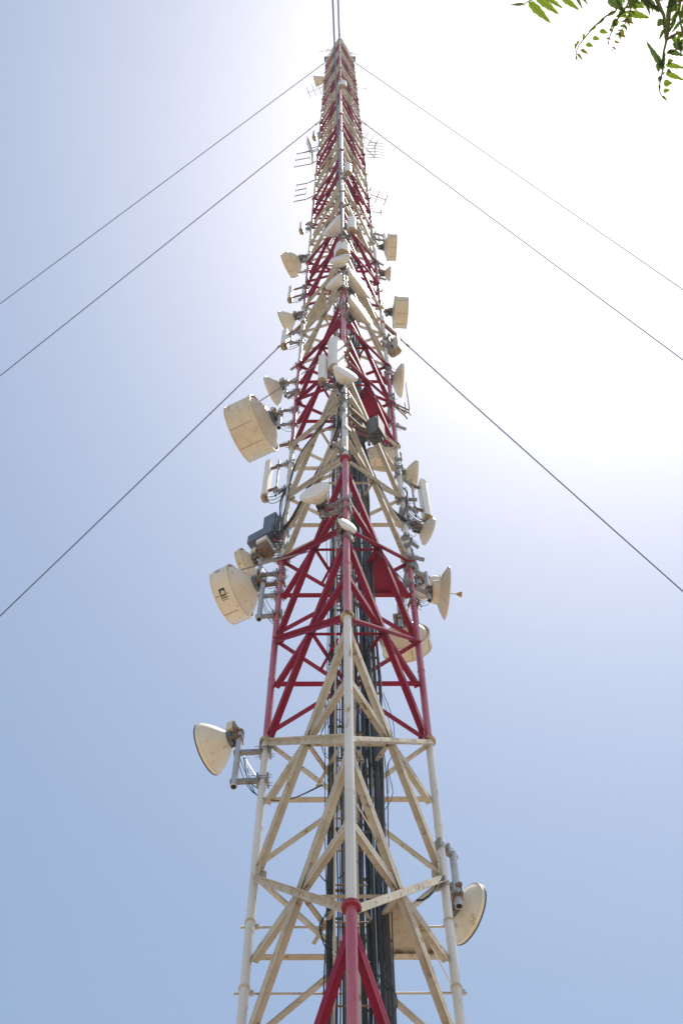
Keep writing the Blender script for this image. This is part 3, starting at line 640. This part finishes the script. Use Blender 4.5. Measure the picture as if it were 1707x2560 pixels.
cable_run('thin black cable run along the left white braces', [at(775, 930, 8.95), at(735, 985, 9.6), at(690, 1040, 10.2), at(668, 1100, 10.6), at(658, 1165, 10.75), at(640, 1220, 10.7)], 3, 0.05, 0.010)
cable_run('black cable run slanting down the right face to the panel antenna', [at(822, 985, 9.2), at(838, 1040, 9.5), at(862, 1100, 9.9), at(893, 1160, 10.4), at(925, 1195, 10.7), at(958, 1212, 10.9)], 5, 0.045, 0.012)
cable_run('coiled black leads hanging at the right leg beside the panel antenna', [at(925, 1120, 10.7), at(934, 1135, 10.7), at(932, 1165, 10.7), at(922, 1190, 10.7), at(936, 1200, 10.75), at(962, 1208, 10.95)], 5, 0.05, 0.008)
cable_run('tangle of black leads hanging below the left panel antenna', [at(640, 1135, 10.8), at(655, 1125, 10.75), at(645, 1150, 10.75), at(642, 1200, 10.75), at(650, 1225, 10.72)], 5, 0.05, 0.008)
cable_run('single black feeder crossing the red section to the open reflector', [at(868, 1268, 9.7), at(905, 1310, 10.2), at(945, 1355, 10.7), at(968, 1395, 10.9)], 1, 0.01, 0.012)
cable_run('loose thin black wires trailing down the right white section', [at(878, 1590, 10.1), at(895, 1650, 10.2), at(905, 1720, 10.3), at(890, 1760, 10.3), at(898, 1820, 10.35), at(880, 1860, 10.2)], 2, 0.03, 0.005)
cable_run('thin black wires looping out left of the cable ladder', [at(770, 1560, 10.1), at(742, 1610, 10.0), at(752, 1650, 10.0), at(735, 1690, 10.0), at(745, 1735, 10.0), at(775, 1745, 10.1)], 2, 0.03, 0.005)
cable_run('pair of thin wires running from the lowest left dish into the tower', [at(560, 1740, 10.8), at(575, 1800, 10.78), at(598, 1830, 10.75), at(660, 1838, 10.6), at(740, 1802, 10.2)], 2, 0.03, 0.006)
random.seed(33)
for (lab, x0, zs) in (('loose black cable loops bulging from the left bundle, lower white section', -0.12, (13.2, 14.6, 16.1, 17.3)), ('loose black cable loops bulging from the right bundle, lower white section', 0.42, (12.4, 13.9, 15.2, 16.6, 18.0)), ('loose black cable loops hanging in the red section beside the right bundle', 0.40, (19.6, 21.2, 22.8, 24.0)), ('tangled black cable loops in the upper white section behind the near leg', 0.15, (25.6, 26.8, 28.0, 29.5, 31.0))):
    e = thing('cable_loops', lab, 'cables', Vector((x0, CY-0.1, zs[0])))
    for z in zs:
        for q in range(2):
            a_ = Vector((x0+random.uniform(-.10, .10), CY-0.08, z+random.uniform(.2, .5))); b_ = Vector((x0+random.uniform(-.12, .12), CY-0.09, z-random.uniform(.2, .6)))
            m = MB(); m.tube(sag(a_, b_, random.uniform(0, .12), 11, Vector((random.choice((-1, 1))*random.uniform(.05, .17), -random.uniform(.02, .10), 0))), random.choice((0.005, 0.007, 0.009)), 6); loc_part(m, 'cable', 'black_cable', e, e.location)
wr = thing('white_lead', 'thin white lead slanting across the lowest white section, right side', 'cable', at(1032, 2262, 10.6))
m = MB(); m.tube([at(815, 1840, 9.3), at(870, 1935, 9.8), at(940, 2075, 10.3), at(1036, 2262, 10.72)], 0.008, 6); loc_part(m, 'lead', 'panel_white', wr, wr.location)
hs = thing('black_hose', 'short thick black hose bowed across the beam by the right leg', 'hose', at(960, 2070, 10.5))
m = MB(); m.tube([at(1012, 2016, 10.62), at(1004, 2030, 10.58), at(995, 2045, 10.55), at(984, 2058, 10.52), at(970, 2067, 10.5), at(956, 2068, 10.5)], 0.016, 8); loc_part(m, 'hose', 'black_cable', hs, hs.location)
# ---- whips, yagis and grid antennas
def whip(label, px, py, Y, z0, z1, r, leg, m='panel_white', group=None):
    c = at(px, py, Y); e = thing('whip_antenna', label, 'antenna', Vector((c.x, c.y, c.z+z0)), group)
    mb = MB(); mb.tube([c+Z*z0, c+Z*(z0+0.3), c+Z*(z0+0.31), c+Z*z1], r, 8, rad=[r*1.3, r*1.3, r, r*0.9]); loc_part(mb, 'rod', m, e, e.location)
    for zz in (z0+0.08, z0+0.3): arm(e, e.location, LEG[leg]+Z*(c.z+zz), c+Z*zz, 'rusty_steel', 0.016)
    leg_clamp(e, e.location, leg, c.z+z0+0.08, c-LEG[leg]); return e
whip('tall thin white whip antenna at the right of the upper red section', 938, 925, 11.0, -0.9, 1.6, 0.024, 'R')
whip('shorter grey whip antenna beside the tall white one', 931, 940, 11.15, -0.7, 0.5, 0.016, 'R', 'galv')
def yagi(label, px, py, Y, a, leg, n=4, span=1.1, el=0.5, pol='h'):
    c = at(px, py, Y); b = az(a); x = Vector((-b.y, b.x, 0)); e = thing('yagi_antenna', label, 'antenna', c, None)
    mb = MB(); mb.tube([c-b*span*0.5, c+b*span*0.5], 0.016, 8); loc_part(mb, 'boom', 'aerial', e, c)
    for i in range(n):
        q = c+b*span*(-0.45+0.9*i/(n-1)); mb = MB(); d = Z if pol == 'v' else x
        mb.tube([q-d*el*(1-.06*i), q+d*el*(1-.06*i)], 0.017, 6); loc_part(mb, 'element', 'aerial', e, c)
    q = LEG[leg]+Z*c.z; mb = MB(); mb.tube([q, c-b*span*0.45], 0.02, 8); loc_part(mb, 'arm', 'aerial', e, c); leg_clamp(e, c, leg, c.z, b)
    return e
def dipole_mast(label, px, py, Y, leg, k, gap, reach, side, tilt=0.0):
    """vertical mast with stacked horizontal stub dipoles"""
    c = at(px, py, Y); e = thing('dipole_array', label, 'antenna', c)
    mb = MB(); mb.tube([c-Z*0.2, c+Z*(gap*(k-1)+0.3)], 0.022, 8); loc_part(mb, 'mast', 'aerial', e, c)
    d = az(side)
    for i in range(k):
        q = c+Z*gap*i; mb = MB(); mb.tube([q, q+d*reach], 0.022, 6); mb.tube([q+d*reach-Z*0.28, q+d*reach+Z*0.28], 0.022, 6); loc_part(mb, 'dipole', 'aerial', e, c)
    for zz in (0, gap*(k-1)):
        arm(e, c, LEG[leg]+Z*(c.z+zz), c+Z*zz, 'aerial', 0.02)
    return e
dipole_mast('lower left dipole array with stub rods pointing out', 702, 458, 10.95, 'L', 4, 1.35, 0.50, -80)
dipole_mast('upper left dipole array beside the grid antenna', 711, 377, 10.95, 'L', 3, 2.1, 0.75, -80)
def grid_dish(label, px, py, Y, a, wdt, hgt, leg, nb=7):
    c = at(px, py, Y); b = az(a); x = Vector((-b.y, b.x, 0)); e = thing('grid_antenna', label, 'antenna', c-Z*hgt/2)
    for i in range(nb):
        t = -1+2*i/(nb-1); mb = MB()
        pts = [c+Z*hgt*0.5*t+x*wdt*0.5*s_+b*0.06*(s_*s_+0.3*t*t)*wdt for s_ in (-1, -.5, 0, .5, 1)]
        mb.tube(pts, 0.016, 6); loc_part(mb, 'bar', 'aerial', e, e.location)
    for s_ in (-0.7, 0.0, 0.7):
        mb = MB(); mb.tube([c+Z*hgt*0.5*t+x*wdt*0.5*s_+b*0.06*(s_*s_+0.3*t*t)*wdt for t in (-1.15, -.5, 0, .5, 1.15)], 0.015, 6); loc_part(mb, 'rib', 'aerial', e, e.location)
    mb = MB(); mb.tube([c, c+b*wdt*0.45], 0.02, 6); loc_part(mb, 'feed_arm', 'aerial', e, e.location)
    for zz in (-hgt*.35, hgt*.3): arm(e, e.location, LEG[leg]+Z*(c.z+zz), c+Z*zz, 'aerial', 0.02)
    return e
yagi('wide six-bar antenna spread out right of the upper red bands', 861, 345, 11.05, 176, 'R', 6, 0.85, 0.55)
grid_dish('narrow wire grid antenna seen edge-on, upper left', 715, 345, 10.9, -75, 1.2, 2.2, 'L', 5)
yagi('small yagi antenna sticking out right below the grid antenna', 866, 452, 11.05, 70, 'R', 3, 0.9, 0.30)
yagi('twin-rod antenna stub right of the upper red band', 862, 487, 11.0, 85, 'R', 2, 0.5, 0.14)
yagi('thin yagi antenna above the right grid antenna', 838, 316, 11.0, 60, 'R', 5, 1.6, 0.4)
yagi('thin slanted yagi left over the highest white bands', 727, 205, 11.0, -70, 'L', 4, 1.4, 0.5)
yagi('vertical H-shaped dipole near the top, right side', 826, 202, 11.0, 85, 'R', 2, 1.0, 0.9, 'v')
yagi('H-shaped dipole left of the tower tip', 751, 117, 10.9, -85, 'L', 3, 1.4, 1.3, 'v')
yagi('H-shaped dipole right of the tower tip', 805, 124, 10.9, 85, 'R', 3, 1.2, 1.1, 'v')
hn = thing('horn_antenna', 'cream horn reflector antenna jutting out left near the tower top', 'antenna', at(738, 184, 10.9))
b = az(-75); x = Vector((-b.y, b.x, 0)); c = hn.location; mb = MB()
mb.add([c-b*0.3+x*i*0.2+Z*j*0.3-Z*0.3 for i, j in ((-1, -1), (1, -1), (1, 1), (-1, 1))]+[c+b*0.55+x*i*0.38+Z*j*0.6+Z*0.5 for i, j in ((-1, -1), (1, -1), (1, 1), (-1, 1))], [(0, 3, 2, 1), (0, 1, 5, 4), (1, 2, 6, 5), (2, 3, 7, 6), (3, 0, 4, 7), (4, 5, 6, 7)])
loc_part(mb, 'horn', 'dish_tan', hn, c, False); arm(hn, c, LEG['L']+Z*c.z, c); leg_clamp(hn, c, 'L', c.z, b)
tp = thing('lightning_rod', 'slim lightning rod standing on the tower tip', 'rod', LEG['F']+Z*zn(38))
m = MB(); m.tube([(0, 0, 0), (0, 0, 2.2)], 0.03, 8, rad=[0.035, 0.012]); m.build('rod', 'galv', tp)
m = MB(); m.box(Vector((0, 0, 0.03)), (0.09, 0, 0), (0, 0.09, 0), (0, 0, 0.02)); m.build('base_plate', 'galv', tp)
for (k, dx, lab) in (('L', -0.1, 'small dark obstruction lamp box on the left tower tip'), ('R', 0.1, 'small green-grey lamp box on the right tower tip')):
    p = LEG[k]+Z*(zn(38)+0.1); t = thing('obstruction_lamp', lab, 'lamp', p)
    m = MB(); m.box((0, 0, 0.25), (0.2, 0, 0), (0, 0.2, 0), (0, 0, 0.25)); m.build('housing', 'dark_grey', t, None, False)
    m = MB(); m.lathe((0, 0, 0.5), Z, [(0.16, 0), (0.16, 0.3), (0.1, 0.4), (1e-4, 0.42)], 14); m.build('lens', 'red_leg', t)
# ---- guy wires
def guy(label, leg, z, anchor, r=0.018):
    p = LEG[leg]+Z*z; a_ = Vector((anchor[0], anchor[1], 0.0)); d = (a_-p).normalized(); hd = Vector((d.x, d.y, 0)).normalized()
    e = thing('guy_wire', label, 'guy wire', a_, 'guy wires holding the tower')
    P = [p+d*0.75]+[p.lerp(a_, t)-Z*0.55*4*t*(1-t) for t in (0.08, 0.2, 0.35, 0.5, 0.65, 0.8, 0.92)]+[a_]
    m = MB(); m.tube(P, r, 8); loc_part(m, 'wire', 'wire_steel', e, a_)
    m = MB(); s_ = Vector((-hd.y, hd.x, 0))
    for sg in (-1, 1): m.box(p+d*0.35+s_*sg*0.03, d*0.30, s_*0.008, d.cross(s_)*0.075)
    m.lathe(p, Z, [(LR, -0.14), (LR+0.016, -0.14), (LR+0.016, 0.10), (LR, 0.10)], 18)
    loc_part(m, 'bracket', 'orange_rust', e, a_, False)
    m = MB(); m.tube([p+d*0.55, p+d*1.0], 0.028, 8); loc_part(m, 'socket', 'galv', e, a_)
    for t in (1.3,):
        m = MB(); q = p+d*t; m.box(q, d*0.06, s_*(r+0.006), d.cross(s_)*(r+0.010)); loc_part(m, 'wire_clip', 'galv', e, a_, False)
    return e
ZG = (40.35, 85.7, 124.0); GR = (0.018, 0.027, 0.033)
for i, (z, rr) in enumerate(zip(ZG, (30.5, 64.0, 95.75))):
    d = (LEG['L']-CEN).normalized(); q = LEG['L']+d*rr
    guy(('lowest', 'middle', 'topmost')[i]+' guy wire running down to the left of the tower', 'L', z, (q.x, q.y), GR[i])
for i, (z, q) in enumerate(zip(ZG, ((28.61, 25.37), (58.39, 41.78), (85.64, 56.56)))):
    guy(('lowest', 'middle', 'topmost')[i]+' guy wire running down to the right of the tower', 'R', z, q, GR[i])
for i, (z, rr) in enumerate(zip(ZG, (31.0, 65.0, 96.0))):
    guy(('lowest', 'middle', 'topmost')[i]+' guy wire from the near leg passing straight overhead', 'F', z, (0.09-0.028*rr, 8.753-rr), GR[i])
# ------------------------------------------------------------------ neem tree hanging into the upper right corner
def pix(cx, cy, dist):            # (cx, cy): reading in the enlarged corner view, 3.431 times, from x = 1250
    d = ray(1250+cx*0.2915, cy*0.2915).normalized(); return CAM+d*dist
tree = thing('neem_tree', 'green neem tree whose leafy twigs hang into the upper right corner', 'tree', (4.3, 1.4, 0))
TB = Vector((4.3, 1.4, 0))
m = MB(); m.tube([(4.3, 1.4, -0.1), (4.32, 1.42, 0.5), (4.2, 1.5, 1.6), (4.05, 1.5, 2.8), (3.8, 1.45, 4.2)], 0.16, 12, rad=[0.24, 0.18, 0.155, 0.13, 0.10]); loc_part(m, 'trunk', 'bark', tree, TB)
m = MB(); A = pix(1900, -700, 3.7); B = pix(1560, -120, 3.35)
m.tube([(4.05, 1.5, 2.8), (3.4, 1.5, 4.1), A+Vector((0.5, 0, -0.05)), A, B], 0.06, 9, rad=[0.085, 0.06, 0.03, 0.022, 0.012]); loc_part(m, 'limb', 'bark', tree, TB)
m = MB(); m.tube([(3.8, 1.45, 4.2), (3.4, 1.2, 5.2), (3.0, 0.7, 6.0)], 0.06, 9, rad=[0.10, 0.06, 0.03]); loc_part(m, 'limb', 'bark', tree, TB)
def leaf_mesh(var):
    random.seed(50+var); nn = 9; L_, Rr = [], []
    for i in range(nn+1):
        t = i/nn; w1 = 0.5*math.sin(math.pi*min(1, t**0.62))*(1-0.25*t)
        tooth = 0.035*(1 if i % 2 else -1) if 0 < i < nn else 0
        L_.append((-(w1*1.12+tooth)*0.34, t, -0.10*(w1)**2+0.10*t*t)); Rr.append(((w1*0.82+tooth)*0.34, t, -0.10*w1**2+0.10*t*t))
    mid = [(0.02*math.sin(t_*3), t_, 0.10*t_*t_+0.012) for t_ in [i/nn for i in range(nn+1)]]
    vs = L_+mid+Rr; k = nn+1
    fs = [(i, i+k, i+k+1, i+1) for i in range(nn)]+[(k+i, 2*k+i, 2*k+i+1, k+i+1) for i in range(nn)]
    me = bpy.data.meshes.new('leaflet'); me.from_pydata(vs, [], fs); me.polygons.foreach_set('use_smooth', [True]*len(me.polygons)); me.materials.append(M['leaf_green']); me.update(); return me
LM = [leaf_mesh(i) for i in range(4)]
random.seed(11)
def leaflet(par, b0, b1, dist, wid=1.0, mt='leaf_green', dd=0.0, tilt=None):
    p, q = pix(*b0, dist), pix(*b1, dist+dd); y = q-p; ln = y.length; y.normalize()
    view = (CAM-p).normalized(); nrm = view-y*view.dot(y); nrm.normalize()
    t_ = random.uniform(-0.6, 0.6) if tilt is None else tilt
    x = y.cross(nrm); x2 = x*math.cos(t_)+nrm*math.sin(t_); z2 = x2.cross(y)
    o = bpy.data.objects.new('leaflet', random.choice(LM)); S.collection.objects.link(o); o.parent = par
    W_ = ln*wid*(1.4 if ln < 0.032 else 0.9)
    mw = Matrix(((x2.x*W_, y.x*ln, z2.x*ln, p.x), (x2.y*W_, y.y*ln, z2.y*ln, p.y), (x2.z*W_, y.z*ln, z2.z*ln, p.z), (0, 0, 0, 1)))
    o.matrix_local = Matrix.Translation(-TB) @ mw
    o.material_slots[0].link = 'OBJECT'; o.material_slots[0].material = M[mt]
def stalk(pts, dist, r=0.0016, dd=0.0, m='twig', name='leaf_stalk'):
    mb = MB(); k = len(pts); mb.tube([pix(x_, y_, dist+dd*i/(k-1)) for i, (x_, y_) in enumerate(pts)], r, 6, rad=[r*(1.5-0.9*i/(k-1)) for i in range(k)])
    return loc_part(mb, name, m, tree, TB)
G, DK, BZ = 'leaf_green', 'leaf_dark', 'leaf_bronze'
# twigs
stalk([(1560, -120), (1480, -60), (1380, -30), (1200, -40), (1000, -70), (820, -90)], 3.30, 0.006, -0.15, 'twig', 'twig')
stalk([(1560, -120), (1470, -20), (1440, 120), (1435, 250), (1425, 340)], 3.30, 0.006, -0.05, 'twig', 'twig')
# top-left leaf: leaflets whose tips droop into the frame
s = stalk([(820, -90), (700, -70), (520, -50), (360, -20), (250, 5), (205, 32)], 3.15)
for (p, q, w_, mt) in (((204, 32), (72, 42), 0.72, DK), ((240, 12), (440, 224), 1.0, G), ((300, -25), (524, 142), 0.85, G), ((380, -25), (560, 82), 0.7, G), ((510, -40), (686, 108), 1.0, G), ((640, -40), (712, 88), 0.7, DK), ((680, -50), (757, 52), 0.7, DK), ((215, 28), (178, 66), 0.4, DK), ((440, -35), (470, -120), 0.9, G), ((600, -60), (640, -190), 0.9, G)):
    leaflet(s, p, q, 3.15, w_, mt, random.uniform(-.02, .02))
# middle leaf: long drooping row of small leaflets
R1 = [(1010, 40), (985, 100), (935, 120), (890, 150), (845, 190), (800, 230), (755, 285), (715, 335), (675, 385), (650, 440), (648, 500), (656, 520)]
s = stalk(R1, 3.10, 0.0014)
for (p, q, w_, mt) in (((985, 95), (895, 140), 0.9, DK), ((890, 150), (824, 218), 0.75, DK), ((820, 222), (752, 275), 0.8, G), ((716, 288), (705, 352), 0.9, G), ((668, 345), (650, 402), 1.0, BZ), ((645, 370), (640, 435), 0.8, DK), ((960, 180), (1005, 225), 2.2, G), ((1010, 165), (935, 240), 1.5, G), ((850, 262), (925, 290), 1.5, G), ((790, 325), (856, 340), 1.5, G), ((732, 380), (800, 398), 1.4, G), ((686, 428), (762, 462), 1.0, BZ), ((657, 458), (710, 520), 0.75, BZ), ((648, 475), (662, 522), 0.6, DK), ((1060, 165), (1148, 203), 1.1, BZ), ((932, 248), (972, 272), 1.6, BZ), ((1006, 282), (1082, 324), 1.1, BZ), ((905, 326), (952, 340), 0.9, BZ), ((975, 352), (1030, 376), 0.9, BZ), ((958, 400), (994, 430), 0.8, BZ), ((918, 362), (940, 382), 0.8, DK), ((950, 424), (972, 438), 0.7, DK)):
    leaflet(s, p, q, 3.10, w_, mt, random.uniform(-.01, .01))
s = stalk([(1190, -40), (1100, 20), (1070, 70), (1030, 130), (985, 190), (965, 245), (940, 300), (925, 360), (920, 405)], 3.12, 0.0014)
for (p, q, w_, mt) in (((920, -10), (1065, 105), 1.5, DK), ((1000, -20), (1050, 100), 1.3, DK), ((1080, 100), (975, 150), 1.0, G), ((1090, 115), (1305, 158), 1.0, G), ((1095, 30), (1255, 70), 1.3, G), ((1080, -10), (1230, 40), 1.2, G), ((1060, 60), (1000, 160), 1.0, G), ((1050, -20), (1060, 40), 0.9, G)):
    leaflet(s, p, q, 3.12, w_, mt, random.uniform(-.02, .02), random.uniform(-.3, .3))
# right-hand leaves
s = stalk([(1440, -60), (1300, -20), (1250, 40), (1270, 90), (1282, 130)], 3.2, 0.002)
for (p, q, w_, mt) in (((1200, -20), (1370, 100), 1.4, DK), ((1240, 0), (1285, 135), 0.9, DK), ((1300, 40), (1390, 110), 0.8, DK), ((1180, -40), (1320, 60), 1.0, DK), ((1290, 30), (1306, 120), 0.5, DK), ((1380, 80), (1320, 105), 1.0, DK)):
    leaflet(s, p, q, 3.2, w_, mt, random.uniform(-.02, .02))
s = stalk([(1330, -30), (1365, 60), (1400, 130), (1412, 230), (1420, 340)], 3.2, 0.0035)
for (p, q, w_, mt) in (((1385, 160), (1340, 238), 1.5, DK), ((1400, 250), (1350, 352), 0.7, DK), ((1400, 150), (1420, 360), 0.75, DK), ((1500, 150), (1440, 300), 0.9, DK), ((1530, 90), (1440, 240), 0.7, DK), ((1480, 60), (1420, 130), 1.0, G), ((1540, 50), (1440, 110), 1.0, G), ((1490, -20), (1500, 120), 0.9, DK), ((1570, 60), (1530, 190), 0.9, G), ((1600, 160), (1520, 200), 1.0, G), ((1590, 20), (1545, 100), 1.0, G), ((1600, -20), (1530, 15), 0.8, BZ)):
    leaflet(s, p, q, 3.2, w_, mt, random.uniform(-.02, .02))
s = stalk([(1425, 340), (1460, 320), (1500, 290), (1560, 270), (1640, 260)], 3.22, 0.002)
for (p, q, w_, mt) in (((1500, 270), (1600, 340), 1.2, G), ((1450, 330), (1520, 290), 1.2, G), ((1480, 380), (1600, 440), 1.6, DK), ((1430, 440), (1580, 480), 1.1, DK), ((1420, 460), (1530, 420), 0.9, G), ((1520, 330), (1560, 480), 1.0, DK), ((1480, 300), (1490, 380), 1.0, G)):
    leaflet(s, p, q, 3.22, w_, mt, random.uniform(-.02, .02))
s = stalk([(1560, -120), (1540, 0), (1530, 90), (1545, 200), (1570, 330)], 3.26, 0.003)
for (p, q, w_, mt) in (((1535, 40), (1400, 60), 0.9, DK), ((1540, 80), (1440, 190), 0.9, G), ((1535, 110), (1620, 200), 0.9, G), ((1540, 180), (1460, 290), 0.9, DK), ((1550, 230), (1640, 300), 1.0, G), ((1555, 280), (1470, 400), 0.9, G), ((1565, 330), (1520, 440), 0.9, DK), ((1560, 300), (1640, 420), 0.9, G), ((1540, -10), (1440, 20), 1.0, DK), ((1300, -60), (1400, 10), 1.2, DK), ((1140, -50), (1180, 60), 1.0, DK), ((1020, -60), (980, 60), 1.2, DK), ((1400, -60), (1330, 20), 1.2, DK)):
    leaflet(s, p, q, 3.26, w_, mt, random.uniform(-.02, .02))
s = stalk([(1200, -40), (1150, 10), (1120, 70), (1100, 130), (1075, 190), (1045, 250), (1000, 300)], 3.16, 0.0014)
for k_, (bx, by) in enumerate(((1150, 10), (1128, 50), (1112, 95), (1098, 135), (1082, 175), (1062, 215), (1040, 255), (1015, 288))):
    for sg in (-1, 1):
        leaflet(s, (bx, by), (bx+sg*(62-5*k_)-12, by+26+sg*(6+2*k_)+(0 if sg < 0 else 12)), 3.16, 0.95, G if (k_+sg) % 3 else DK, random.uniform(-.01, .01))
s = stalk([(1425, 340), (1400, 440), (1390, 520), (1392, 600), (1380, 650), (1365, 720), (1366, 790), (1385, 830)], 3.18, 0.0018)
for (p, q, w_, mt) in (((1410, 590), (1228, 328), 0.62, DK), ((1400, 600), (1330, 455), 0.5, DK), ((1380, 600), (1420, 430), 0.9, DK), ((1350, 540), (1352, 632), 1.0, DK), ((1370, 650), (1355, 712), 1.1, DK), ((1362, 725), (1360, 782), 0.9, BZ), ((1412, 555), (1600, 590), 0.9, G), ((1430, 540), (1490, 515), 1.3, G), ((1412, 625), (1590, 700), 0.9, G), ((1398, 720), (1472, 712), 1.4, G), ((1394, 785), (1462, 770), 1.2, G), ((1384, 822), (1436, 872), 0.7, DK), ((1425, 605), (1470, 620), 1.6, DK), ((1390, 640), (1415, 610), 1.0, DK)):
    leaflet(s, p, q, 3.18, w_, mt, random.uniform(-.02, .02), random.uniform(-.3, .3))

# ------------------------------------------------------------------ dusty air
hz = MB(); hz.box((0, 0, 63.0), (3100, 0, 0), (0, 3100, 0), (0, 0, 64.5))
ho = hz.build('haze', 'ink', None, None, False); tag(ho, kind='stuff')
hm = bpy.data.materials.new('haze_air'); hm.use_nodes = True; hn_ = hm.node_tree; hn_.nodes.clear()
ou = hn_.nodes.new('ShaderNodeOutputMaterial'); pv = hn_.nodes.new('ShaderNodeVolumePrincipled')
pv.inputs['Color'].default_value = (0.80, 0.98, 1.0, 1); pv.inputs['Density'].default_value = HAZE; pv.inputs['Anisotropy'].default_value = 0.0
hn_.links.new(pv.outputs[0], ou.inputs['Volume']); ho.data.materials.clear(); ho.data.materials.append(hm)
S.cycles.volume_bounces = 0
# the rest of the crown, right of and above the frame
random.seed(91)
def in_view(p, mrg=60):
    d = p-CAM; k = d.dot(CF)
    if k <= 0.05: return False
    return -mrg < PW/2+FPX*d.dot(CR)/k < PW+mrg and -mrg < PH/2-FPX*d.dot(CU)/k < PH+mrg
mb = MB(); src = LM[0]; sv = [v.co.copy() for v in src.vertices]; sf = [tuple(f.vertices) for f in src.polygons]
path = [Vector((4.05, 1.5, 2.8)), Vector((3.4, 1.5, 4.1)), A+Vector((0.5, 0, -0.05)), A, B]; path2 = [Vector((3.8, 1.45, 4.2)), Vector((3.4, 1.2, 5.2)), Vector((3.0, 0.7, 6.0))]
for k_ in range(190):
    P_ = path if k_ % 2 else path2; i_ = random.randrange(len(P_)-1) if P_ is path2 else random.choice((1, 2, 2, 3, 3))
    root = P_[i_].lerp(P_[i_+1], random.random()); d_ = Vector((random.uniform(-1, 1), random.uniform(-1, 1), random.uniform(-.9, .5))).normalized()
    root = root+d_*random.uniform(0, .55); ln_ = random.uniform(.22, .38); side = d_.cross(Vector((random.uniform(-1, 1), random.uniform(-1, 1), .3))).normalized()
    stem = [root+d_*ln_*t-Z*0.10*t*t for t in (0, .25, .5, .75, 1)]
    if any(in_view(p) for p in stem): continue
    mb.tube(stem, 0.0014, 4)
    for j_ in range(10):
        t = 0.12+0.88*(j_//2)/4.5; p = root+d_*ln_*t-Z*0.10*t*t; y_ = (side*(1 if j_ % 2 else -1)+d_*0.6-Z*0.4).normalized()
        if in_view(p+y_*0.08): continue
        x_ = y_.cross(Vector((random.uniform(-.6, .6), random.uniform(-.6, .6), 1))).normalized(); z_ = x_.cross(y_); s1 = random.uniform(.05, .085)
        mb.add([p+(x_*v.x*0.9+y_*v.y+z_*v.z)*s1 for v in sv], sf)
tag(loc_part(mb, 'crown', 'leaf_green', tree, TB), kind='stuff')
